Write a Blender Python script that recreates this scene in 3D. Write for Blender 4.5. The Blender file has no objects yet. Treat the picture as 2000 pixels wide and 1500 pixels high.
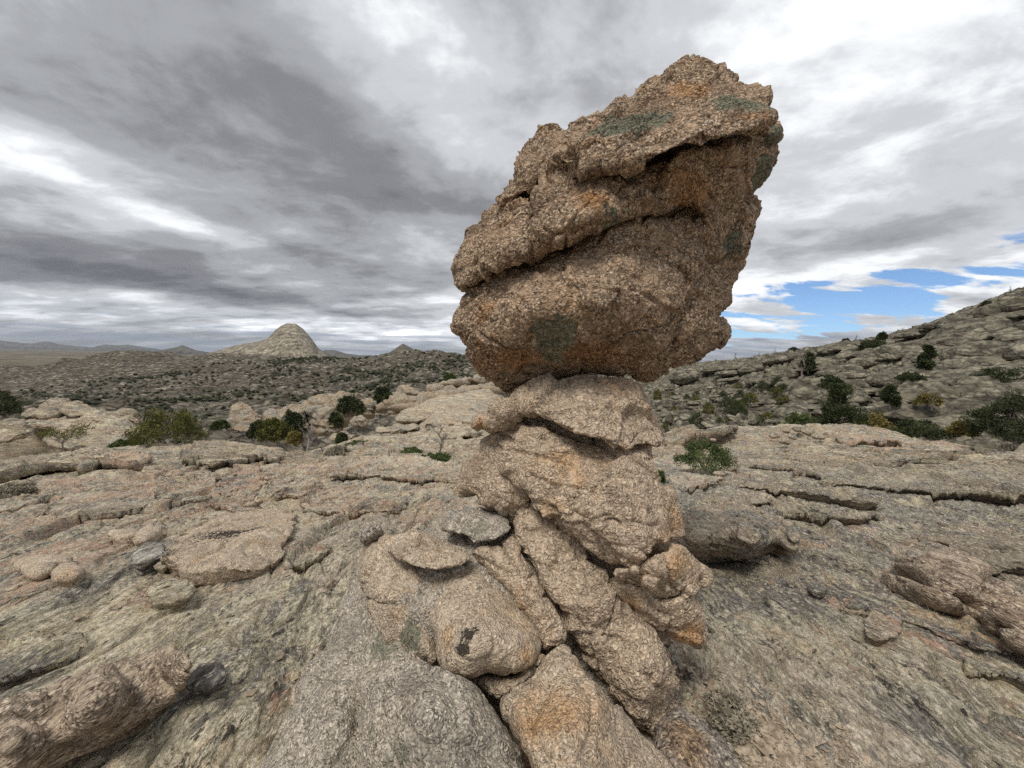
import bpy, math, random
import numpy as np
from mathutils import Vector, Matrix
from mathutils.geometry import delaunay_2d_cdt

# ------------------------------------------------------------------ camera, world, sun, exposure
SC = bpy.context.scene
COL = SC.collection
CAM_Z = 1.6
PITCH = math.radians(3.83)
ROLL = math.radians(1.295)       # the camera was held slightly tilted
FPX = 753.0
CP, SP, CR, SR = math.cos(PITCH), math.sin(PITCH), math.cos(ROLL), math.sin(ROLL)
FWD = np.array([0, CP, -SP])
_U0 = np.array([0, SP, CP])
_R0 = np.array([1.0, 0, 0])
RGT = CR * _R0 + SR * _U0
UPV = -SR * _R0 + CR * _U0


def rays(px, py):
    px = np.asarray(px, float)[..., None]
    py = np.asarray(py, float)[..., None]
    return FWD + RGT * (px - 1000) / FPX - UPV * (py - 750) / FPX


cam_data = bpy.data.cameras.new('camera')
cam_data.sensor_width = 36.0
cam_data.lens = 36.0 * FPX / 2000.0
cam_data.clip_start = 0.05
cam_data.clip_end = 90000.0
cam = bpy.data.objects.new('camera', cam_data)
cam.matrix_world = Matrix(((RGT[0], UPV[0], -FWD[0], 0), (RGT[1], UPV[1], -FWD[1], 0), (RGT[2], UPV[2], -FWD[2], CAM_Z), (0, 0, 0, 1)))
COL.objects.link(cam)
SC.camera = cam

SUN_EL = math.radians(60)
SUN_AZ = math.radians(-150)          # measured from +Y (view direction) towards +X
SC.view_settings.view_transform = 'Standard'
SC.view_settings.look = 'None'
SC.view_settings.exposure = 0.6
SC.view_settings.gamma = 1.0
SC.view_settings.use_curve_mapping = False
SC.cycles.use_denoising = False
SC.cycles.max_bounces = 6
SC.cycles.diffuse_bounces = 4
SC.cycles.transparent_max_bounces = 4
try:
    SC.cycles.denoising_prefilter = 'ACCURATE'
    SC.cycles.denoising_input_passes = 'RGB_ALBEDO_NORMAL'
except Exception:
    pass

sun_d = bpy.data.lights.new('sun', 'SUN')
sun_d.energy = 1.5
sun_d.angle = math.radians(20)
sun_d.color = (1.0, 0.93, 0.82)
sun = bpy.data.objects.new('sun', sun_d)
sdir = Vector((math.sin(SUN_AZ) * math.cos(SUN_EL), math.cos(SUN_AZ) * math.cos(SUN_EL), math.sin(SUN_EL)))
sun.rotation_euler = sdir.to_track_quat('Z', 'Y').to_euler()
COL.objects.link(sun)


# ------------------------------------------------------------------ node helper
class NT:
    def __init__(s, tree):
        s.t = tree
        s.n = tree.nodes
        s.l = tree.links

    def node(s, typ, **kw):
        n = s.n.new(typ)
        for k, v in kw.items():
            setattr(n, k, v)
        return n

    def put(s, sock, v):
        if v is None:
            return
        if isinstance(v, bpy.types.NodeSocket):
            s.l.new(v, sock)
        else:
            if isinstance(v, tuple) and len(v) == 3 and sock.type == 'RGBA':
                v = v + (1.0,)
            sock.default_value = v

    def m(s, op, a, b=None, c=None, clamp=False):
        n = s.node('ShaderNodeMath', operation=op, use_clamp=clamp)
        for i, v in enumerate((a, b, c)):
            if v is not None:
                s.put(n.inputs[i], v)
        return n.outputs[0]

    def add(s, a, b): return s.m('ADD', a, b)
    def sub(s, a, b): return s.m('SUBTRACT', a, b)
    def mul(s, a, b): return s.m('MULTIPLY', a, b)

    def vm(s, op, a, b=None, out=0):
        n = s.node('ShaderNodeVectorMath', operation=op)
        s.put(n.inputs[0], a)
        if b is not None:
            if op == 'SCALE':
                s.put(n.inputs['Scale'], b)
            else:
                s.put(n.inputs[1], b)
        return n.outputs[out]

    def xyz(s, v):
        n = s.node('ShaderNodeSeparateXYZ')
        s.put(n.inputs[0], v)
        return n.outputs[0], n.outputs[1], n.outputs[2]

    def comb(s, x, y, z):
        n = s.node('ShaderNodeCombineXYZ')
        for i, v in enumerate((x, y, z)):
            s.put(n.inputs[i], v)
        return n.outputs[0]

    def noise(s, vec, scale, detail=4.0, rough=0.55, dist=0.0, color=False):
        n = s.node('ShaderNodeTexNoise')
        s.put(n.inputs['Vector'], vec)
        s.put(n.inputs['Scale'], scale)
        n.inputs['Detail'].default_value = detail
        n.inputs['Roughness'].default_value = rough
        n.inputs['Distortion'].default_value = dist
        return n.outputs['Color' if color else 'Fac']

    def vor(s, vec, scale, feature='F1', out='Distance', rand=1.0):
        n = s.node('ShaderNodeTexVoronoi', feature=feature)
        s.put(n.inputs['Vector'], vec)
        n.inputs['Scale'].default_value = scale
        n.inputs['Randomness'].default_value = rand
        return n.outputs[out]

    def ramp(s, f, lo, hi, a=0.0, b=1.0, smooth=True):
        n = s.node('ShaderNodeMapRange', clamp=True)
        n.interpolation_type = 'SMOOTHSTEP' if smooth else 'LINEAR'
        s.put(n.inputs[0], f)
        s.put(n.inputs[1], lo)
        s.put(n.inputs[2], hi)
        s.put(n.inputs[3], a)
        s.put(n.inputs[4], b)
        return n.outputs[0]

    def mix(s, f, a, b, blend='MIX'):
        n = s.node('ShaderNodeMix', data_type='RGBA', blend_type=blend)
        s.put(n.inputs[0], f)
        s.put(n.inputs[6], a)
        s.put(n.inputs[7], b)
        return n.outputs[2]

    def bump(s, h, dist, strength=1.0, normal=None):
        n = s.node('ShaderNodeBump')
        s.put(n.inputs['Height'], h)
        n.inputs['Distance'].default_value = dist
        n.inputs['Strength'].default_value = strength
        if normal is not None:
            s.l.new(normal, n.inputs['Normal'])
        return n.outputs[0]


# ------------------------------------------------------------------ sky
def build_world():
    w = bpy.data.worlds.new('World')
    SC.world = w
    w.use_nodes = True
    t = NT(w.node_tree)
    t.n.clear()
    out = t.node('ShaderNodeOutputWorld')
    sky = t.node('ShaderNodeTexSky', sky_type='NISHITA')
    sky.sun_disc = False
    sky.sun_elevation = SUN_EL
    sky.sun_rotation = SUN_AZ
    sky.altitude = 2200
    sky.air_density = 1.0
    sky.dust_density = 0.1
    sky.ozone_density = 2.5
    bg_sky = t.node('ShaderNodeBackground')
    tint = t.mix(1.0, sky.outputs[0], (0.78, 0.92, 1.05), 'MULTIPLY')
    t.l.new(tint, bg_sky.inputs[0])
    bg_sky.inputs[1].default_value = 0.085

    d = t.node('ShaderNodeTexCoord').outputs['Generated']
    x, y, z = t.xyz(d)
    RAD = 57.29578
    # warp the directions a little so cloud borders are ragged
    zc = t.m('MAXIMUM', t.add(z, 0.16), 0.05)
    q = t.comb(t.m('DIVIDE', x, zc), t.m('DIVIDE', y, zc), 0.0)
    wcol = t.noise(q, 1.1, 3.0, 0.5, color=True)
    wv = t.vm('SUBTRACT', wcol, (0.5, 0.5, 0.5))
    wx, wy, wz = t.xyz(wv)
    fall = t.ramp(z, 0.0, 0.55, 0.16, 1.0, smooth=False)
    az0 = t.mul(t.m('ARCTAN2', x, y), RAD)
    el0 = t.mul(t.m('ARCSINE', z), RAD)
    az = t.add(az0, t.mul(wx, 24.0))
    el = t.add(el0, t.mul(t.mul(wy, 20.0), fall))

    def px2ang(px, py):
        X, yy, zz = rays(px, py)
        return math.degrees(math.atan2(X, yy)), math.degrees(math.atan2(zz, math.hypot(X, yy)))

    acc = None
    # cloud masses: centre seen at (px,py), half sizes in degrees, tilt, amount (minus = thick dark cloud)
    for (px, py, sx, sy, ang, amt) in [
        (560, 170, 30, 8.0, -33, -0.30), (330, 300, 30, 6.5, -14, -0.22), (860, 380, 13, 5.5, -14, -0.15),
        (60, 480, 26, 3.4, -4, -0.22), (350, 545, 17, 2.4, -6, -0.26), (600, 490, 10, 2.2, -9, -0.16),
        (620, 460, 9, 2.5, -12, -0.12), (150, 70, 12, 6, 0, 0.10),
        (120, 365, 11, 2.4, -12, 0.24), (370, 425, 10, 2.2, -14, 0.22), (560, 430, 10, 2.2, -12, 0.22),
        (830, 200, 13, 7, -20, 0.20), (700, 90, 14, 8, -20, 0.10), (850, 480, 8, 4, -20, 0.25), (880, 600, 10, 3.5, 0, 0.25),
        (1700, 90, 22, 13, 10, 0.30), (1560, 200, 10, 10, 20, 0.10), (1850, 250, 12, 8, 0, 0.12),
        (1780, 430, 16, 3.6, 0, -0.20), (1550, 330, 12, 3, 0, -0.05),
        (1600, 520, 18, 2.0, 8, 0.30), (1650, 600, 28, 3.6, 4, 0.34), (1150, 60, 12, 8, 0, -0.10),
        (760, 655, 26, 2.2, 0, 0.36), (150, 650, 30, 2.0, 0, -0.16), (300, 600, 34, 1.6, 0, 0.26), (500, 560, 20, 1.0, -3, -0.14), (60, 330, 12, 1.6, -10, 0.16)]:
        ca, ce = px2ang(px, py)
        k = 0.55 + 0.45 * math.cos(math.radians(ce))
        c, sn = math.cos(math.radians(ang)), math.sin(math.radians(ang))
        du = t.mul(t.sub(az, ca), math.cos(math.radians(ce)))
        dv = t.sub(el, ce)
        u = t.mul(t.add(t.mul(du, c), t.mul(dv, sn)), 1.0 / sx)
        v = t.mul(t.sub(t.mul(dv, c), t.mul(du, sn)), 1.0 / sy)
        r2 = t.add(t.mul(u, u), t.mul(v, v))
        g = t.mul(t.m('EXPONENT', t.mul(r2, -1.0)), amt)
        acc = g if acc is None else t.add(acc, g)
    # billow structure on the cloud layer
    qs = t.vm('MULTIPLY', q, (1.15, 1.3, 1.0))
    n1 = t.noise(qs, 1.0, 9.0, 0.56, 0.25)
    n2 = t.noise(t.vm('ADD', qs, (7.3, 1.7, 3.1)), 2.6, 8.0, 0.58, 0.25)
    n3 = t.noise(t.vm('MULTIPLY', q, (0.35, 1.3, 1.0)), 1.6, 6.0, 0.6, 0.0)
    n5 = t.noise(t.vm('ADD', qs, (1.3, 4.7, 8.1)), 7.0, 7.0, 0.62, 0.3)
    low = t.ramp(z, 0.02, 0.30, 1.0, 0.0)
    L = t.add(0.47, t.mul(acc, 0.85))
    L = t.add(L, t.mul(t.sub(n1, 0.5), t.ramp(z, 0.0, 0.7, 0.60, 0.75)))
    L = t.add(L, t.mul(t.sub(n2, 0.5), 0.46))
    L = t.add(L, t.mul(t.mul(t.sub(n3, 0.5), 1.35), low))
    L = t.add(L, t.mul(t.sub(n5, 0.5), 0.16))
    n4 = t.m('ABSOLUTE', t.mul(t.sub(t.noise(t.vm('ADD', qs, (3.1, 9.2, 0.0)), 1.5, 7.0, 0.58, 0.5), 0.5), 2.0))
    L = t.add(L, t.mul(t.sub(t.m('POWER', t.m('SUBTRACT', 1.0, n4, clamp=True), 3.0), 0.45), 0.13))
    cr = t.node('ShaderNodeValToRGB')
    cr.color_ramp.interpolation = 'EASE'
    e = cr.color_ramp.elements
    K = 0.76
    e[0].position, e[0].color = 0.0, (0.13 * K, 0.135 * K, 0.150 * K, 1)
    e[1].position, e[1].color = 1.0, (1.12, 1.13, 1.14, 1)
    for p_, c_ in ((0.22, (0.21 * K, 0.215 * K, 0.232 * K, 1)), (0.42, (0.35 * K, 0.36 * K, 0.38 * K, 1)), (0.62, (0.56 * K, 0.575 * K, 0.60 * K, 1)), (0.82, (0.92 * K, 0.94 * K, 0.965 * K, 1))):
        q_ = e.new(p_)
        q_.color = c_
    t.l.new(L, cr.inputs[0])
    # clear gap near the right horizon, thin blue under the left clouds
    ga, ge = px2ang(1650, 597)
    du = t.mul(t.sub(az, ga), 1 / 17.0)
    dv = t.mul(t.sub(t.sub(el, ge), t.mul(t.sub(az, ga), 0.10)), 1 / 3.6)
    gap = t.m('EXPONENT', t.mul(t.add(t.mul(du, du), t.mul(dv, dv)), -1.0))
    gn = t.noise(t.vm('MULTIPLY', q, (0.8, 1.5, 1.0)), 1.9, 8.0, 0.60, 0.2)
    gapf = t.ramp(t.add(gap, t.mul(t.sub(gn, 0.5), 3.8)), 0.50, 0.80)
    gapf = t.mul(gapf, t.ramp(gap, 0.10, 0.32))
    # streaks of blue distance low under the cloud deck
    bn = t.noise(t.comb(t.mul(az0, 0.035), t.mul(el0, 0.9), 0.0), 1.6, 5.0, 0.6, 0.2)
    lowband = t.mul(t.ramp(el0, 5.5, 2.2), t.ramp(bn, 0.42, 0.62))
    ccol = t.mix(t.mul(lowband, 0.6), cr.outputs[0], (0.155, 0.205, 0.30))
    # below the horizon: dull ground tone
    ccol = t.mix(t.ramp(z, -0.02, -0.001, 1.0, 0.0), ccol, (0.22, 0.22, 0.22))
    bg_c = t.node('ShaderNodeBackground')
    t.l.new(ccol, bg_c.inputs[0])
    bg_c.inputs[1].default_value = 1.0
    mx = t.node('ShaderNodeMixShader')
    t.l.new(t.m('SUBTRACT', 1.0, gapf, clamp=True), mx.inputs[0])
    t.l.new(bg_sky.outputs[0], mx.inputs[1])
    t.l.new(bg_c.outputs[0], mx.inputs[2])
    t.l.new(mx.outputs[0], out.inputs[0])
    w.cycles.sampling_method = 'MANUAL'
    w.cycles.sample_map_resolution = 1024


build_world()

# ------------------------------------------------------------------ numpy noise
RNG = np.random.RandomState(7)
PERM = RNG.permutation(4096).astype(np.int32)
_g = RNG.normal(size=(4096, 3))
GRAD = (_g / np.linalg.norm(_g, axis=1)[:, None]).astype(np.float32)
PTS = RNG.random_sample((4096, 3)).astype(np.float32)


def _hash(i, j, k):
    return PERM[(PERM[(PERM[i & 4095] + j) & 4095] + k) & 4095]


def perlin(p):
    out = np.empty(len(p), np.float32)
    for s in range(0, len(p), 200000):
        q = p[s:s + 200000].astype(np.float32)
        f = np.floor(q)
        i = f.astype(np.int32)
        r = q - f
        u = r * r * r * (r * (r * 6 - 15) + 10)
        acc = np.zeros(len(q), np.float32)
        for dx in (0, 1):
            wx = u[:, 0] if dx else 1 - u[:, 0]
            for dy in (0, 1):
                wy = u[:, 1] if dy else 1 - u[:, 1]
                for dz in (0, 1):
                    wz = u[:, 2] if dz else 1 - u[:, 2]
                    g = GRAD[_hash(i[:, 0] + dx, i[:, 1] + dy, i[:, 2] + dz)]
                    acc += wx * wy * wz * (g[:, 0] * (r[:, 0] - dx) + g[:, 1] * (r[:, 1] - dy) + g[:, 2] * (r[:, 2] - dz))
        out[s:s + 200000] = acc * 1.6
    return out


def fbm(p, octs=4, lac=2.03, gain=0.5, ridged=False):
    a, tot, amp = 0.0, 0.0, 1.0
    q = p.copy()
    for o in range(octs):
        n = perlin(q)
        if ridged:
            n = 1 - 2 * np.abs(n)
        a = a + amp * n
        tot += amp
        amp *= gain
        q = q * lac + 17.3
    return a / tot


def worley(p):
    """F1 and F2 distances (8-cell search, jitter kept small enough for it)."""
    F1 = np.empty(len(p), np.float32)
    F2 = np.empty(len(p), np.float32)
    ID = np.empty(len(p), np.int32)
    for s in range(0, len(p), 200000):
        q = p[s:s + 200000].astype(np.float32)
        b = np.floor(q - 0.5).astype(np.int32)
        f1 = np.full(len(q), 9.0, np.float32)
        f2 = f1.copy()
        idd = np.zeros(len(q), np.int32)
        for dx in (0, 1):
            for dy in (0, 1):
                for dz in (0, 1):
                    c = b + np.array([dx, dy, dz], np.int32)
                    h = _hash(c[:, 0], c[:, 1], c[:, 2])
                    pt = c + 0.5 + (PTS[h] - 0.5) * 0.8
                    d = np.sqrt(((q - pt) ** 2).sum(1))
                    closer = d < f1
                    f2 = np.where(closer, f1, np.minimum(f2, d))
                    idd = np.where(closer, h, idd)
                    f1 = np.where(closer, d, f1)
        F1[s:s + 200000] = f1
        F2[s:s + 200000] = f2
        ID[s:s + 200000] = idd
    return F1, F2, ID


def worley_off(p):
    """as worley, and the offset from the nearest seed"""
    F1 = np.full(len(p), 9.0)
    F2 = F1.copy()
    ID = np.zeros(len(p), np.int32)
    OF = np.zeros((len(p), 3))
    b = np.floor(p - 0.5).astype(np.int32)
    for dx in (0, 1):
        for dy in (0, 1):
            for dz in (0, 1):
                c = b + np.array([dx, dy, dz], np.int32)
                h = _hash(c[:, 0], c[:, 1], c[:, 2])
                o = p - (c + 0.5 + (PTS[h] - 0.5) * 0.8)
                d = np.sqrt((o ** 2).sum(1))
                cl = d < F1
                F2 = np.where(cl, F1, np.minimum(F2, d))
                ID = np.where(cl, h, ID)
                OF = np.where(cl[:, None], o, OF)
                F1 = np.where(cl, d, F1)
    return F1, F2, ID, OF


def sstep(a, b, x):
    t = np.clip((x - a) / (b - a), 0, 1)
    return t * t * (3 - 2 * t)


def terrace(t, edge=0.18):
    f = np.floor(t)
    return f + sstep(1 - edge, 1.0, t - f)


def terrace_g(t, edge=0.12, groove=0.45):
    """steps with an undercut-like groove at the foot of each riser"""
    f0 = np.floor(t)
    f = t - f0
    g = sstep(1 - edge * 3.2, 1 - edge * 1.3, f) * (1 - sstep(1 - edge * 1.3, 1 - edge * 0.9, f))
    return f0 + sstep(1 - edge, 1.0, f) - groove * g


class RBF:
    def __init__(s, X, v, smooth=1e-6, eps=0.001):
        s.e2 = eps * eps
        X = np.asarray(X, float)
        v = np.asarray(v, float)
        n, k = X.shape
        K = np.sqrt(((X[:, None] - X[None]) ** 2).sum(-1) + s.e2)
        P = np.hstack([np.ones((n, 1)), X])
        A = np.block([[K + smooth * np.eye(n), P], [P.T, np.zeros((k + 1, k + 1))]])
        sol = np.linalg.lstsq(A, np.concatenate([v, np.zeros(k + 1)]), rcond=None)[0]
        s.X, s.w, s.c = X, sol[:n], sol[n:]

    def __call__(s, Q):
        Q = np.asarray(Q, float)
        out = s.c[0] + Q @ s.c[1:]
        for xi, wi in zip(s.X, s.w):
            out = out + wi * np.sqrt(((Q - xi) ** 2).sum(-1) + s.e2)
        return out


# ------------------------------------------------------------------ rays of the photograph's viewpoint, used only to place things
def at_depth(px, py, D):
    return np.array([0, 0, CAM_Z]) + rays(px, py) * np.asarray(D, float)[..., None]


# ------------------------------------------------------------------ materials
MATS = {}


def new_mat(name):
    m = bpy.data.materials.new(name)
    m.use_nodes = True
    t = NT(m.node_tree)
    t.n.clear()
    out = t.node('ShaderNodeOutputMaterial')
    b = t.node('ShaderNodeBsdfPrincipled')
    b.inputs['Specular IOR Level'].default_value = 0.2
    t.l.new(b.outputs[0], out.inputs[0])
    MATS[name] = m
    return m, t, b


def granite(name, light, dark, speck, stain_amt=0.5, bumpk=1.0, net=0.55, lichen=0.0, grain=1.0, foliate=(1, 1, 1), rust=(0.30, 0.15, 0.07)):
    """coarse granite: pale crystals in a dark weathered network, rust and lichen patches (attribute 'patch')"""
    m, t, b = new_mat(name)
    P = t.node('ShaderNodeNewGeometry').outputs['Position']
    P = t.vm('MULTIPLY', P, foliate)
    Pw = t.vm('ADD', P, t.vm('SCALE', t.vm('SUBTRACT', t.noise(P, 14.0, 3, 0.6, color=True), (0.5, 0.5, 0.5)), 0.05))
    at = t.node('ShaderNodeAttribute', attribute_name='patch')
    ar, ag, ab = t.xyz(at.outputs['Vector'])
    big = t.noise(P, 1.6, 5, 0.6)
    mid = t.noise(P, 7.0, 5, 0.65)
    fine = t.noise(P, 60.0 * grain, 4, 0.75)
    cell = t.vor(Pw, 46.0 * grain, 'F1', 'Color')
    cr, cg, cb = t.xyz(cell)
    edge = t.vor(Pw, 46.0 * grain, 'DISTANCE_TO_EDGE')
    c2 = t.vor(P, 105.0 * grain, 'F1', 'Color')
    c2r, c2g, c2b = t.xyz(c2)
    # crystals
    col = t.mix(t.ramp(cr, 0.1, 0.9), tuple(v * 0.72 for v in light), tuple(v * min(1.22, 0.86 / max(light)) for v in light))
    col = t.mix(t.ramp(mid, 0.42, 0.68), col, t.mix(0.5, col, tuple(v * 0.62 for v in light)))
    # dark weathered network: dark varnish between and over the crystals, broken up by noise
    netf = t.mul(t.ramp(t.add(edge, t.mul(t.sub(fine, 0.5), 0.6)), 0.02, 0.20, 1.0, 0.0), net)
    netf = t.m('MULTIPLY', netf, t.ramp(big, 0.30, 0.62, 0.55, 1.1), clamp=True)
    col = t.mix(netf, col, dark)
    sp = t.ramp(c2r, speck - 0.06, speck + 0.02)
    col = t.mix(t.mul(sp, 0.75), col, tuple(v * 0.6 for v in dark))
    lt = t.ramp(c2g, 0.86, 0.92)
    col = t.mix(t.mul(lt, 0.6), col, (0.86, 0.76, 0.61))
    fn = t.ramp(fine, 0.34, 0.66, 0.72, 1.25)
    col = t.mix(1.0, col, t.comb(fn, fn, fn), 'MULTIPLY')
    # weathered areas: smooth pale skin, coarse dark skin
    reg = t.noise(t.vm('ADD', P, (4, 7, 2)), 2.6, 6, 0.62)
    c3 = t.vor(Pw, 17.0 * grain, 'F1', 'Color')
    c3r, c3g, c3b = t.xyz(c3)
    col = t.mix(t.mul(t.ramp(c3r, 0.72, 0.80), t.ramp(reg, 0.42, 0.6, 0.15, 0.6)), col, tuple(v * min(1.15, 0.86 / max(light)) for v in light))
    col = t.mix(t.mul(t.ramp(reg, 0.56, 0.66), 0.45), col, tuple(v * 0.80 for v in light))
    col = t.mix(t.mul(t.ramp(reg, 0.44, 0.36), 0.40), col, dark)
    vein = t.m('ABSOLUTE', t.sub(t.noise(t.vm('ADD', Pw, (6, 6, 1)), 5.0, 8, 0.66), 0.5))
    col = t.mix(t.mul(t.ramp(vein, 0.003, 0.010, 1.0, 0.0), 0.6), col, tuple(v * 0.45 for v in dark))
    # rust
    rf = t.mul(t.mul(t.ramp(t.add(ar, t.mul(t.sub(t.noise(P, 4.0, 7, 0.72), 0.5), 2.4)), 0.2, 0.95), t.ramp(ar, 0.0, 0.25)), 0.85)
    rf2 = t.mul(t.ramp(t.noise(t.vm('ADD', P, (5, 5, 5)), 3.2, 5, 0.65), 0.54, 0.70), stain_amt)
    rf = t.m('MAXIMUM', rf, rf2)
    col = t.mix(rf, col, t.mix(1.0, col, (1.0, 0.76, 0.52), 'MULTIPLY'))
    # grey green crust lichen
    ln = t.noise(t.vm('ADD', P, (2.2, 9, 1)), 5.5, 7, 0.72)
    lf = t.mul(t.ramp(t.add(ag, t.mul(t.sub(ln, 0.5), 3.2)), 0.42, 0.56), t.ramp(ag, 0.02, 0.15))
    lf0 = t.ramp(ln, 0.66 - 0.16 * lichen, 0.72 - 0.14 * lichen) if lichen > 0 else 0.0
    lf = t.m('MAXIMUM', t.mul(lf, 0.85), t.mul(lf0, 0.7))
    lcol = t.mix(t.ramp(c2b, 0.3, 0.7), (0.11, 0.12, 0.09), (0.27, 0.285, 0.21))
    col = t.mix(lf, col, lcol)
    # dark lichen / varnish spots
    dn = t.noise(t.vm('ADD', P, (1, 4, 8)), 34.0, 5, 0.75)
    df = t.mul(t.ramp(t.add(t.mul(ab, 0.5), dn), 0.72, 0.77), t.ramp(ab, 0.02, 0.3))
    col = t.mix(t.mul(df, 0.9), col, (0.022, 0.019, 0.018))
    t.l.new(col, b.inputs['Base Color'])
    t.put(b.inputs['Roughness'], 0.93)
    h1 = t.mul(t.ramp(edge, 0.0, 0.35), 0.35)
    h = t.add(t.add(t.mul(fine, 0.55), h1), t.mul(t.noise(P, 26.0, 4, 0.7), 1.0))
    h = t.add(h, t.mul(c2g, 0.14))
    nrm = t.bump(h, 0.016 * bumpk, 1.0)
    t.l.new(nrm, b.inputs['Normal'])
    return m


def bedrock(name, stretch=(1.15, 0.42, 2.2), base=(0.68, 0.58, 0.455), bumpk=1.3, gscale=1.0, green=1.0, rot=0.0, pinkness=1.0):
    """foliated lichen-covered gneiss; the grain runs along world Y"""
    m, t, b = new_mat(name)
    P0 = t.node('ShaderNodeNewGeometry').outputs['Position']
    if rot:
        vr = t.node('ShaderNodeVectorRotate', rotation_type='Z_AXIS')
        t.put(vr.inputs['Vector'], P0)
        vr.inputs['Angle'].default_value = rot
        P0 = vr.outputs[0]
    w = t.vm('SCALE', t.vm('SUBTRACT', t.noise(P0, 0.8, 3, 0.6, color=True), (0.5, 0.5, 0.5)), 0.35)
    P = t.vm('MULTIPLY', t.vm('ADD', P0, w), tuple(v * gscale for v in stretch))
    at = t.node('ShaderNodeAttribute', attribute_name='patch')
    ar, ag, ab = t.xyz(at.outputs['Vector'])
    n_big = t.noise(P, 0.55, 5, 0.6)
    n_mid = t.noise(P, 3.0, 7, 0.72)
    n_fine = t.noise(P, 22.0, 6, 0.78)
    n_grain = t.noise(P, 75.0, 3, 0.8)
    c2 = t.vor(P, 60.0, 'F1', 'Color')
    cr, cg, cb = t.xyz(c2)
    pink = tuple(v * k for v, k in zip(base, (1.0, 0.74, 0.66)))
    col = t.mix(t.ramp(t.add(t.noise(P, 1.1, 8, 0.72), t.mul(ar, 0.16)), 0.48, 0.54), base, tuple(a * (1 - pinkness) + b_ * pinkness for a, b_ in zip(base, pink)))
    col = t.mix(t.ramp(n_fine, 0.40, 0.60), tuple(v * 0.58 for v in base), col)
    # grey bands
    gfac = t.ramp(t.add(t.noise(t.vm('ADD', P, (3, 1, 7)), 2.2, 10, 0.76), t.mul(ab, 0.14)), 0.515, 0.55)
    col = t.mix(t.mul(gfac, 0.85), col, t.mix(t.ramp(cg, 0.3, 0.8), (0.17, 0.165, 0.155), (0.38, 0.365, 0.33)))
    # yellow green map lichen
    lfac = t.ramp(t.add(t.noise(t.vm('ADD', P, (8, 2, 1)), 4.0, 10, 0.80), t.mul(ag, 0.10)), 0.495, 0.53)
    lfac = t.m('MULTIPLY', lfac, t.ramp(n_big, 0.32, 0.60, 0.30, 1.0), clamp=True)
    lcol = t.mix(t.ramp(cb, 0.2, 0.8), (0.53, 0.48, 0.32), (0.86, 0.77, 0.57))
    col = t.mix(t.mul(lfac, 0.72 * green), col, lcol)
    # pale crystals
    col = t.mix(t.mul(t.ramp(cr, 0.80, 0.90), 0.75), col, (0.80, 0.73, 0.60))
    # black specks and streaks
    dfac = t.ramp(t.noise(t.vm('ADD', P, (1, 7, 3)), 8.0, 9, 0.80), 0.555, 0.58)
    dfac = t.mul(dfac, t.ramp(n_mid, 0.36, 0.58, 0.3, 1.0))
    col = t.mix(t.mul(dfac, 0.88), col, (0.035, 0.032, 0.03))
    fn = t.ramp(n_grain, 0.32, 0.68, 0.60, 1.34)
    col = t.mix(1.0, col, t.comb(fn, fn, fn), 'MULTIPLY')
    t.l.new(col, b.inputs['Base Color'])
    b.inputs['Roughness'].default_value = 0.94
    h = t.add(t.mul(n_mid, 1.6), t.add(t.mul(n_fine, 0.8), t.mul(n_grain, 0.35)))
    h = t.add(h, t.mul(lfac, 0.15))
    t.l.new(t.bump(h, 0.030 * bumpk / gscale ** 0.5, 1.0), b.inputs['Normal'])
    return m


def simple_mat(name, c0, c1, scale=20.0, rough=0.9, bump=0.0, translucent=False):
    m, t, b = new_mat(name)
    P = t.node('ShaderNodeNewGeometry').outputs['Position']
    n = t.noise(P, scale, 5, 0.7)
    col = t.mix(t.ramp(n, 0.35, 0.65), c0, c1)
    t.l.new(col, b.inputs['Base Color'])
    b.inputs['Roughness'].default_value = rough
    if bump:
        t.l.new(t.bump(n, bump), b.inputs['Normal'])
    return m


granite('boulder_granite', (0.60, 0.435, 0.30), (0.13, 0.088, 0.062), 0.89, 0.40, 1.4, 0.70, rust=(0.30, 0.165, 0.085))
granite('pillar_granite', (0.82, 0.66, 0.495), (0.31, 0.22, 0.155), 0.94, 0.50, 1.2, 0.45, grain=1.25, rust=(0.38, 0.25, 0.14))
granite('pale_granite', (0.82, 0.68, 0.52), (0.32, 0.245, 0.18), 0.92, 0.45, 0.9, 0.40, 0.0, grain=1.6, rust=(0.40, 0.27, 0.16))
granite('grey_granite', (0.70, 0.63, 0.53), (0.23, 0.20, 0.17), 0.84, 0.15, 0.9, 0.50, 0.55, grain=1.6)
granite('dark_granite', (0.46, 0.40, 0.345), (0.12, 0.10, 0.09), 0.84, 0.1, 1.0, 0.5, 0.4)
granite('brown_granite', (0.52, 0.42, 0.32), (0.18, 0.13, 0.10), 0.84, 0.25, 1.2, 0.5, foliate=(0.9, 0.5, 1.6))
bedrock('bedrock')
bedrock('bedrock_bench', base=(0.52, 0.43, 0.32), stretch=(0.40, 0.9, 4.5), pinkness=0.6, gscale=0.42)
bedrock('ledge_rock', base=(0.56, 0.45, 0.34), green=0.7, pinkness=0.4)
bedrock('dark_bedrock', base=(0.50, 0.425, 0.33), green=0.75, pinkness=0.3)
bedrock('ledge_pink', base=(0.66, 0.50, 0.38), green=0.75)
bedrock('ledge_green', base=(0.62, 0.53, 0.38), green=1.2, pinkness=0.2)
bedrock('ledge_grey', base=(0.62, 0.58, 0.51), green=0.3, pinkness=0.0)
bedrock('ledge_dark', base=(0.32, 0.30, 0.27), green=0.4, pinkness=0.0)
bedrock('outcrop_rock', base=(0.42, 0.335, 0.24), green=0.35, gscale=0.35, stretch=(0.8, 0.5, 2.2), pinkness=0.5)
simple_mat('bark', (0.16, 0.13, 0.11), (0.30, 0.27, 0.24), 30, 0.95)
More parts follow.
